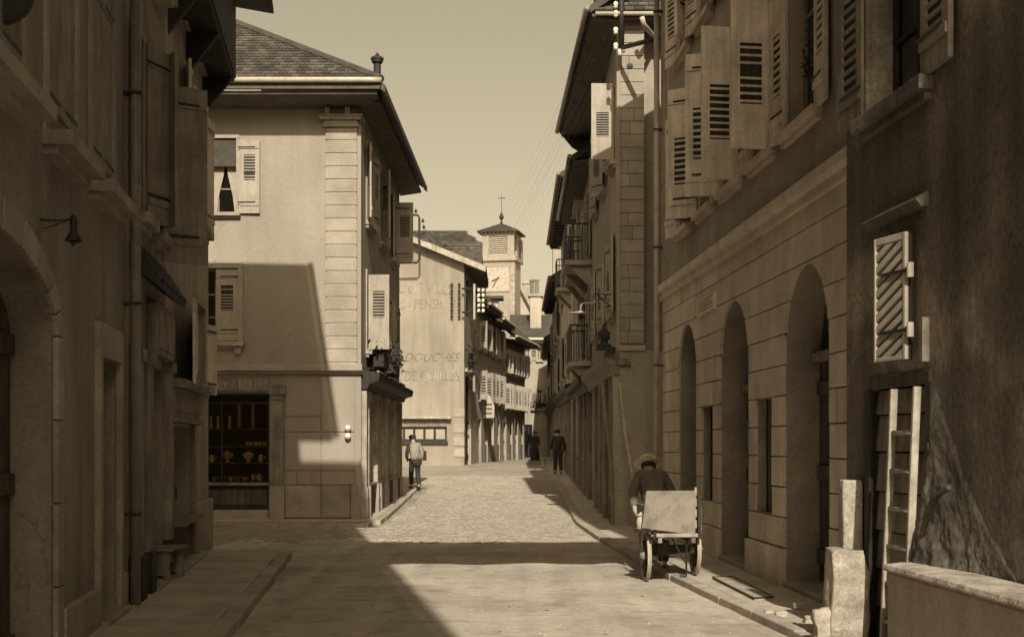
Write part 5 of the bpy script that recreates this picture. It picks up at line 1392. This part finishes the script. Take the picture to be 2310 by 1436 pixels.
# rough plaster bulge added to the wall, tilted so a sunlit patch shows
rr = random.Random(4); mb = MB(); nx_, ny_ = 80, 80
b0, b1 = RF.s(2310), RF.s(2103)
from mathutils import noise as mnoise
for j in range(ny_ + 1):
    for i in range(nx_ + 1):
        u = i / nx_; v = j / ny_; a = b0 + (b1 - b0) * u
        hmax = .75 + 1.5 * u ** 1.2 + .05 * math.sin(u * 7 + 1) + .04 * mnoise.noise(Vector((u * 9, 3, 0)))
        h = .3 + (hmax - .3) * v
        q_ = Vector((a * 5, h * 5, 1.0))
        d = .24 * (1 - v) ** 2.2 * (u * u * (3 - 2 * u)) ** .6 + (.020 * mnoise.noise(q_) + .014 * mnoise.noise(q_ * 2.7) + .008 * mnoise.noise(q_ * 7)) * min(1, (1 - v) * 1.8) * min(1, u * 2.5)
        mb.v.append(RF.P(a, max(d, .0) + .004 - .03 * max(0, (v - .8) / .2) - .03 * max(0, (.08 - u) / .08), h))
for j in range(ny_):
    for i in range(nx_): q = j * (nx_ + 1) + i; mb.f.append((q, q + 1, q + nx_ + 2, q + nx_ + 1))
mb.build('sunlit_bulge', 'plaster_old', T, smooth=True)
MB().tube([RF.P(RF.s(2124), .05, RF.h(2124, 1120)), RF.P(RF.s(2182), .12, RF.h(2182, 1098))], .018, 6).build('iron_cramp', 'iron', T)
MB().box(RF, RF.s(2097), RF.s(2093), .0, .05, RF.h(2095, 815), RF.h(2095, 715)).build('wooden_peg', 'wood_pale', T)
MB().tube([at(1949, 170, 10.7), at(1949, 232, 10.7)], .009, 6).build('iron_pin', 'zinc', T)
# low wall beside the doorway
WF = wallframe((RF.P(RF.s(2330), .34, 0).x, RF.P(RF.s(2330), .34, 0).y), (RF.P(RF.s(2098), .30, 0).x, RF.P(RF.s(2098), .30, 0).y), 'R')
T = thing('low_wall', 'low plastered wall with rough rounded cap at the foot of the old house', 'wall', WF.P(WF.len / 2, 0, .06))
MB().box(WF, -1, WF.len, -.30, 0, -.05, .70).build('body', 'plaster_mid', T, bevel=.02)
for k in range(4):
    a = -1 + (WF.len + 1) * k / 4; b = -1 + (WF.len + 1) * (k + 1) / 4
    MB().sweep(WF, [(-.30, .702), (.02, .702), (.028, .715), (.015, .745), (-.1, .757), (-.30, .757)], a + .001, b - .001).build('cap_stone', 'stone_rough', T, bevel=.006)

# ladder against the doorway
T = thing('ladder', 'pale wooden ladder leaning upright against the old doorway', 'ladder', RF.P(RF.s(2040), .2, .07))
lt = RF.h(2062, 874)
la, lb = RF.s(2088), RF.s(2035)
def lp_(a, h): return RF.P(a, .06 + .08 * (1 - (h - .07) / (lt - .07)), h)
for a in (la, lb):
    mb = MB(); p, q = lp_(a, .07), lp_(a, lt)
    e = Vector((RF.u.x, RF.u.y, 0)) * .018; f = Vector((RF.n.x, RF.n.y, 0)) * .026
    mb.hexa([p - e - f, p + e - f, p + e + f, p - e + f, q - e - f, q + e - f, q + e + f, q - e + f]); mb.build('rail', 'wood_pale', T, bevel=.006)
h = .3
while h < lt - .1: MB().tube([lp_(la, h), lp_(lb, h)], .017, 8).build('rung', 'wood_pale', T, smooth=True); h += .265

# stones at the house corner
def rough_stone(name, label, base, sx, sy, h, seed, amp=.03, lean=0.0, taper=.9, mat='stone_rough', cat='stone'):
    rr = random.Random(seed); bm = bmesh.new(); bmesh.ops.create_cube(bm, size=1.0)
    bmesh.ops.bevel(bm, geom=bm.edges[:], offset=.045, segments=1, affect='EDGES')
    bmesh.ops.subdivide_edges(bm, edges=bm.edges[:], cuts=3, use_grid_fill=True)
    from mathutils import noise as mn
    for v in bm.verts:
        t = v.co.z + .5; k = 1 + (taper - 1) * t
        q = Vector((v.co.x * sx * k + lean * t, v.co.y * sy * k, t * h))
        nz = mn.noise(q * 6 + Vector((seed, 0, 0))) * amp + mn.noise(q * 19 + Vector((0, seed, 0))) * amp * .5
        q += Vector((v.co.x, v.co.y, v.co.z * .5)).normalized() * nz * .9
        v.co = q
    me = bpy.data.meshes.new(name); bm.to_mesh(me); bm.free(); me.materials.append(MATS[mat])
    me.polygons.foreach_set('use_smooth', [True] * len(me.polygons))
    o = bpy.data.objects.new(name, me); COL.objects.link(o); o.location = base; ORG[o.name] = Vector(base)
    return tag(o, label, cat)
rough_stone('stone_post', 'tall square stone post standing behind the chipped block', Vector((2.61, 10.24, .07)), .16, .15, 1.20, 3, .012, 0, .96, cat='post')
rough_stone('guard_stone', 'big chipped pale guard stone at the old house corner', Vector((2.50, 9.95, .06)), .29, .24, .70, 5, .045, 0, .88)
rough_stone('small_stone', 'small broken stone lump lying against the guard stone', Vector((2.32, 9.93, .06)), .15, .17, .25, 8, .06, 0, .8)
for k, (x, y, s_) in enumerate(((1805, 1375, .10), (1760, 1390, .07), (1735, 1385, .055), (1830, 1405, .08))):
    Y_ = 1.49 * F / (y - 1000); p = at(x, y, Y_)
    rough_stone('rubble', 'small pale rubble lump on the sunlit footway edge', Vector((p.x, Y_, .06)), s_ * 1.4, s_, s_ * .7, 20 + k, .04)['group'] = 'rubble by the kerb'
# flat slab with a thin dark outline in the footway
hp = [(1607, 1304), (1655, 1303), (1745, 1349), (1702, 1352)]
q = [Vector((K(x) * 1.48 * F / (y - 1000), 1.48 * F / (y - 1000), .074)) for x, y in hp]
T = thing('rimmed_slab', 'flat slab with thin dark rim in the right footway', 'hatch', sum(q, Vector()) / 4)
for a, b in zip(q, q[1:] + q[:1]): MB().tube([a + Vector((0, 0, .012)), b + Vector((0, 0, .012))], .009, 4).build('rim', 'iron', T)
mid = (q[0] + q[3]) / 2, (q[1] + q[2]) / 2
MB().slab([v + Vector((0, 0, .012)) for v in q], .02).build('lid', 'stone_mid', T)  # flat slab inside the dark outline

# ============================================================ handcart
T = thing('handcart', 'two wheeled wooden handcart with stained tailboard standing by the right kerb', 'handcart', Vector((1.78, 15.0, 0)))
CFm = Fr((1.78, 15.0), (1, .05), (-.05, 1))     # s to the right, d away from us
P = CFm.P
WR = .285
for side, a, zb in ((-1, -.27, .004), (1, .285, .075)):
    c_ = P(a, 0, zb + WR); ax = (CFm.u.x, CFm.u.y, 0)
    wmb = MB(); n = 36; 
    for (r0, r1, wd) in ((WR - .028, WR, .022),):
        ring = []
        e1 = Vector((CFm.n.x, CFm.n.y, 0)); e2 = Vector((0, 0, 1)); av = Vector(ax)
        for i in range(n):
            t = 2 * math.pi * i / n; q = e1 * math.cos(t) + e2 * math.sin(t)
            wmb.v += [c_ + q * r0 - av * wd, c_ + q * r1 - av * wd, c_ + q * r1 + av * wd, c_ + q * r0 + av * wd]
        for i in range(n):
            j = (i + 1) % n
            for k in range(4): wmb.f.append((i * 4 + k, j * 4 + k, j * 4 + (k + 1) % 4, i * 4 + (k + 1) % 4))
    wh = wmb.build('wheel', 'wood_pale', T)
    MB().torus(c_, WR + .001, .008, ax, 36, 6).build('tyre', 'zinc', wh, smooth=True)
    hub = c_ - Vector(ax) * .07
    MB().lathe(hub, [(.03, 0), (.045, .02), (.055, .07), (.045, .12), (.03, .15), (.02, .16)], 12, ax).build('hub', 'wood_mid', wh, smooth=True)
    for i in range(10):
        t = 2 * math.pi * i / 10; q = e1 * math.cos(t) + e2 * math.sin(t)
        MB().tube([c_ + q * .045, c_ + q * (WR - .02)], [.016, .011], 6).build('spoke', 'wood_dark', wh)
za = .004 + WR
MB().tube([P(-.30, 0, za), P(.32, 0, za + .07)], .02, 8).build('axle', 'iron', T)
MB().box(CFm, -.22, .22, -.05, .05, za + .04, za + .12).build('axle_block', 'wood_dark', T, bevel=.008)
for a in (-.2, .17): MB().box(CFm, a, a + .045, -.42, 1.5, .46, .52).build('shaft', 'wood_mid', T, bevel=.006)
MB().box(CFm, -.22, .24, -.43, -.36, .525, .565).build('cross_bar', 'wood_pale', T, bevel=.006)
for k in range(5): MB().box(CFm, -.27 + .112 * k, -.27 + .112 * (k + 1) - .006, -.36, .62, .53, .55).build('floor_board', 'wood_mid', T)
for a in (-.29, .275):
    for k in range(3): MB().box(CFm, a, a + .022, -.34, .6, .56 + .1 * k, .655 + .1 * k).build('side_board', 'wood_mid', T, bevel=.004)
# tailboard, a little askew
tb = [(-.375, .625), (.215, .545), (.225, 1.035), (-.325, 1.03)]
td = MB().prism(CFm, tb, -.40, -.372).build('tailboard', 'canvas', T, bevel=.006)
for k in range(4):
    h = .62 + .12 * k; MB().box(CFm, .205, .232, -.404, -.365, h, h + .09).build('hinge', 'wood_pale', td, bevel=.006)
for a in (-.24, .25): MB().box(CFm, a, a + .035, -.372, -.34, .5, .98).build('stanchion', 'wood_dark', T, bevel=.004)
MB().tube([P(.14, -.30, .5), P(.13, -.30, .09)], .012, 6).build('prop_leg', 'iron', T)
MB().tube([P(-.02, -.28, .5), P(.13, -.30, .22)], .008, 6).build('brace', 'iron', T)
MB().tube([P(.13, -.3, .09), P(.06, -.3, .075)], .014, 6).build('foot', 'iron', T)
MB().box(CFm, -.16, -.02, -.1, .25, .3, .46).build('tool_box', 'wood_dark', T, bevel=.008)
ln = P(-.36, -.2, .60)
lan = MB().lathe(ln, [(.03, 0), (.045, .01), (.05, .09), (.04, .13), (.02, .15), (.012, .19)], 10).build('side_lantern', 'white_paint', T, smooth=True)
MB().box(CFm, -.40, -.30, -.24, -.16, .75, .77).build('lantern_lid', 'zinc', lan)
MB().tube([ln + Vector((0, 0, .02)), P(-.28, -.15, .6)], .01, 6).build('lantern_arm', 'iron', lan)

# ============================================================ people
def skin_mesh(name, joints, edges, radii, mat, parent, root=0, sub=2):
    me = bpy.data.meshes.new(name); org = ORG[parent.name] if parent else Vector((0, 0, 0))
    me.from_pydata([j - org for j in joints], edges, []); me.materials.append(MATS[mat])
    o = bpy.data.objects.new(name, me); COL.objects.link(o); ORG[o.name] = org
    if parent: o.parent = parent
    m = o.modifiers.new('skin', 'SKIN'); m.use_smooth_shade = True
    for i, sv in enumerate(me.skin_vertices[0].data):
        r = radii[i]; sv.radius = r if isinstance(r, tuple) else (r, r); sv.use_root = (i == root)
    s_ = o.modifiers.new('sub', 'SUBSURF'); s_.levels = sub; s_.render_levels = sub
    return o
def person(label, base, face, H, pose, jacket, trousers, hat, hatmat, skirt=False, bag=None):
    """pose: local joints (x right, y ahead, z up) in units of body height"""
    T = thing('person', label, 'person', base)
    R = Matrix.Rotation(face, 3, 'Z'); b = Vector(base)
    J = {k: b + R @ (Vector(v) * H) for k, v in pose.items()}
    # one continuous body: trunk, head, arms with fingers, legs
    names = ['pelvis', 'waist', 'chest', 'neck', 'head', 'crown', 'shl', 'ell', 'wrl', 'hal', 'shr', 'elr', 'wrr', 'har', 'hil', 'knl', 'anl', 'tol', 'hir', 'knr', 'anr', 'tor']
    rad = dict(pelvis=.07, waist=.065, chest=.075, neck=.03, head=.052, crown=.036, shl=.034, ell=.026, wrl=.017, hal=.019, shr=.034, elr=.026, wrr=.017, har=.019, hil=.046, knl=.033, anl=.022, tol=.018, hir=.046, knr=.033, anr=.022, tor=.018)
    E = [('pelvis', 'waist'), ('waist', 'chest'), ('chest', 'neck'), ('neck', 'head'), ('head', 'crown'), ('chest', 'shl'), ('shl', 'ell'), ('ell', 'wrl'), ('wrl', 'hal'), ('chest', 'shr'), ('shr', 'elr'), ('elr', 'wrr'), ('wrr', 'har'), ('pelvis', 'hil'), ('hil', 'knl'), ('knl', 'anl'), ('anl', 'tol'), ('pelvis', 'hir'), ('hir', 'knr'), ('knr', 'anr'), ('anr', 'tor')]
    V = [J[n] for n in names]; rr = [rad[n] * H for n in names]; ed = [(names.index(a), names.index(c)) for a, c in E]
    for w, h in (('wrl', 'hal'), ('wrr', 'har')):
        d = (J[h] - J[w]).normalized(); sd = (R @ Vector((0, 1, 0))); sd = (sd - d * sd.dot(d)).normalized()
        for q, L_ in ((-.9, .040), (-.3, .046), (.3, .044), (.9, .036)):
            i0 = len(V); V += [J[h] + sd * q * .011 * H + d * .012 * H, J[h] + sd * q * .013 * H + d * L_ * H]; rr += [.0058 * H, .0046 * H]
            ed += [(names.index(h), i0), (i0, i0 + 1)]
        i0 = len(V); V += [J[w] + d * .012 * H + sd * .02 * H, J[h] + sd * .03 * H]; rr += [.007 * H, .005 * H]; ed += [(names.index(h), i0), (i0, i0 + 1)]
    skin_mesh('body', V, ed, rr, 'skin', T)
    f = R @ Vector((0, 1, 0))
    # face: nose, ears
    fc = J['head']; up = (J['crown'] - J['head']).normalized(); fw = (f - up * f.dot(up)).normalized(); sd = up.cross(fw)
    MB().tube([fc + fw * .05 * H + up * .012 * H, fc + fw * .066 * H - up * .006 * H, fc + fw * .05 * H - up * .01 * H], [.005 * H, .009 * H, .006 * H], 6).build('nose', 'skin', T, smooth=True)
    for k in (-1, 1): MB().lathe(fc + sd * k * .052 * H, [(.004 * H, -.004 * H), (.013 * H, 0), (.004 * H, .006 * H)], 8, sd).build('ear', 'skin', T, smooth=True)
    # clothes
    jn = ['waist0', 'waist', 'chest', 'collar', 'shl', 'ell', 'cul', 'shr', 'elr', 'cur']
    J['waist0'] = J['pelvis'] - (J['waist'] - J['pelvis']) * .3; J['collar'] = J['chest'].lerp(J['neck'], .62)
    J['cul'] = J['ell'].lerp(J['wrl'], .95); J['cur'] = J['elr'].lerp(J['wrr'], .95)
    jr = [.098, .088, .098, .046, .048, .038, .030, .048, .038, .030]
    skin_mesh('jacket', [J[n] for n in jn], [(0, 1), (1, 2), (2, 3), (2, 4), (4, 5), (5, 6), (2, 7), (7, 8), (8, 9)], [q * H for q in jr], jacket, T)
    if skirt:
        c0 = J['pelvis'].lerp(J['waist'], .6); ft = Vector((J['pelvis'].x, J['pelvis'].y, b.z + .03))
        L_ = (c0 - ft).length
        MB().lathe(ft, [(.15 * H, 0), (.14 * H, L_ * .3), (.115 * H, L_ * .65), (.085 * H, L_), (.02 * H, L_ + .01)], 16).build('skirt', trousers, T, smooth=True)
    else:
        tn_ = ['pelvis', 'hil', 'knl', 'cl', 'hir', 'knr', 'cr']; J['cl'] = J['knl'].lerp(J['anl'], .93); J['cr'] = J['knr'].lerp(J['anr'], .93)
        tr = [.085, .062, .047, .042, .062, .047, .042]
        skin_mesh('trousers', [J[n] for n in tn_], [(0, 1), (1, 2), (2, 3), (0, 4), (4, 5), (5, 6)], [q * H for q in tr], trousers, T)
    for a, t in (('anl', 'tol'), ('anr', 'tor')):
        d = J[t] - J[a]; d.z = 0
        sv = [J[a] + Vector((0, 0, -.012 * H)) - d * .2, J[a] + Vector((0, 0, -.018 * H)) + d * .4, J[t] + d * .25]
        skin_mesh('shoe', sv, [(0, 1), (1, 2)], [.026 * H, .026 * H, .02 * H], 'leather', T)
    hr = MB().lathe(J['head'].lerp(J['crown'], .05), [(.056 * H, -.01 * H), (.059 * H, .012 * H), (.05 * H, .035 * H), (.02 * H, .05 * H)], 14, up).build('hair', 'cloth_dark', T, smooth=True)
    hc = J['head'].lerp(J['crown'], .55)
    if hat == 'straw':
        h = MB().lathe(hc, [(.115 * H, -.004 * H), (.118 * H, .002 * H), (.063 * H, .008 * H), (.06 * H, .055 * H), (.05 * H, .062 * H), (.0, .062 * H)], 20, up).build('hat', hatmat, T, smooth=False)
        MB().lathe(hc, [(.064 * H, .01 * H), (.0635 * H, .028 * H)], 20, up).build('hat_band', 'cloth_dark', h)
    elif hat == 'cap':
        h = MB().lathe(hc, [(.058 * H, -.012 * H), (.064 * H, .008 * H), (.07 * H, .025 * H), (.06 * H, .04 * H), (.02 * H, .048 * H)], 18, up).build('cap', hatmat, T, smooth=True)
        q = [hc + sd * .05 * H + fw * .03 * H, hc - sd * .05 * H + fw * .03 * H, hc - sd * .035 * H + fw * .1 * H - up * .012 * H, hc + sd * .035 * H + fw * .1 * H - up * .012 * H]
        MB().slab(q, .008 * H).build('peak', hatmat, h)
    return T, J, R
STAND = dict(pelvis=(0, 0, .50), waist=(0, .0, .58), chest=(0, .01, .70), neck=(0, .025, .81), head=(0, .045, .89), crown=(0, .05, .95),
             shl=(-.10, .0, .775), ell=(-.135, .0, .62), wrl=(-.14, .06, .49), hal=(-.135, .08, .45), shr=(.10, .0, .775), elr=(.135, -.01, .62), wrr=(.13, .05, .49), har=(.125, .07, .45),
             hil=(-.05, 0, .47), knl=(-.055, .03, .26), anl=(-.055, -.01, .04), tol=(-.065, .07, .018), hir=(.05, 0, .47), knr=(.06, .02, .26), anr=(.065, .0, .04), tor=(.075, .08, .018))
yb = 37.6; zb_ = prof(yb) + .086
STROLL = dict(STAND); STROLL.update(chest=(0, .05, .69), neck=(0, .09, .79), head=(0, .13, .86), crown=(0, .15, .92), shl=(-.1, .05, .765), shr=(.1, .05, .765), ell=(-.14, .02, .61), elr=(.14, .0, .61), wrl=(-.12, .1, .52), hal=(-.1, .13, .49), wrr=(.14, .05, .48), har=(.14, .07, .44),
              knl=(-.05, .06, .26), anl=(-.05, .05, .04), tol=(-.06, .13, .018), anr=(.06, -.05, .04), tor=(.07, .03, .018))
T, J, R = person('man in pale jacket, dark trousers and cap strolling on the corner pavement', Vector((K(936) * yb, yb, zb_)), math.radians(22), 1.60, STROLL, 'cloth_pale', 'cloth_dark', 'cap', 'cloth_dark')
hb = J['elr'] + Vector((.06, .02, -.02))
t_ = thing('shoulder_bag', 'dark satchel hanging at the side of the strolling man', 'bag', hb)
MB().box(Fr((hb.x, hb.y), (1, .2), (-.2, 1)), -.035, .04, -.12, .12, hb.z - .17, hb.z + .1).build('pouch', 'leather', t_, bevel=.02)
MB().tube([hb + Vector((0, 0, .1)), J['shr'] + Vector((.0, 0, .07)), J['chest'] + Vector((-.02, -.14, -.02)), J['pelvis'] + Vector((.1, -.12, .0))], .012, 6).build('strap', 'leather', t_)
# person bent over the cart shafts
STOOP = dict(STAND); STOOP.update(pelvis=(0, -.05, .49), waist=(0, .01, .57), chest=(0, .10, .655), neck=(0, .19, .72), head=(0, .245, .775), crown=(0, .27, .835), shl=(-.10, .12, .71), shr=(.10, .12, .71), ell=(-.15, .06, .58), elr=(.15, .06, .58), wrl=(-.145, -.02, .47), hal=(-.14, -.04, .44), wrr=(.145, -.02, .47), har=(.14, -.04, .44), hil=(-.05, -.04, .465), hir=(.05, -.04, .465), knl=(-.055, .08, .27), anl=(-.055, -.02, .04), tol=(-.06, .06, .018), knr=(.055, -.02, .26), anr=(.055, -.16, .06), tor=(.06, -.08, .018))
person('stooping carter in dark jacket and banded straw hat ahead of the cart', Vector((1.72, 16.15, .0)), math.radians(3), 1.62, STOOP, 'cloth_mid', 'cloth_dark', 'straw', 'straw')
yb = 75.0
person('dark clad person standing at the sunlit far bend of the street', Vector((K(1207) * yb, yb, prof(yb) + .0)), math.radians(170), 1.70, STAND, 'cloth_dark', 'cloth_dark', 'straw', 'cloth_mid', skirt=True)
yb = 47.0
person('dark clad person walking in shade along the right footway', Vector((1.62, yb, prof(yb) + .07)), math.radians(5), 1.66, STROLL, 'cloth_dark', 'cloth_dark', 'cap', 'cloth_dark', skirt=False)

# bench-like crate step beyond the far person
T = thing('wooden_trestle', 'low pale trestle lying across the far right gutter', 'trestle', Vector((1.55, 58, prof(58) + .02)))
MB().box(Fr((0, 58), (1, 0), (0, 1)), 1.25, 1.85, -.1, .1, prof(58) + .3, prof(58) + .35).build('top', 'wood_pale', T, bevel=.01)
for x in (1.3, 1.76): MB().box(Fr((0, 58), (1, 0), (0, 1)), x, x + .05, -.1, .1, prof(58), prof(58) + .3).build('leg', 'wood_pale', T)

# unseen canvas added above the view only to lay shade across the road
T = thing('shade_canvas', 'plain canvas added unseen above the street to shade the road', 'shade caster', Vector((0, 9.5, 5.8)))
mb = MB(); n = 24
for i in range(n + 1):
    x = -2.95 + 5.6 * i / n; sag = .12 * (1 - ((i / n) * 2 - 1) ** 2)
    mb.v += [Vector((x, 9.5 + .05 * math.sin(i * .9), 5.95 - sag * 2 + .05 * math.sin(i * 1.3) + .03 * math.sin(i * 2.9))), Vector((x, 9.5 + .04 * math.sin(i * .9 + .6), 8.65 - sag))]
for i in range(n): mb.f.append((i * 2, i * 2 + 2, i * 2 + 3, i * 2 + 1))
mb.build('cloth', 'canvas', T, recalc=False)
MB().tube([(-3.2, 9.5, 8.72), (0, 9.5, 8.6), (2.8, 9.5, 8.72)], .012, 6).build('rope', 'wood_mid', T)
MB().tube([(-3.2, 9.5, 5.92), (0, 9.5, 5.78), (2.8, 9.5, 5.92)], .012, 6).build('rope', 'wood_mid', T)
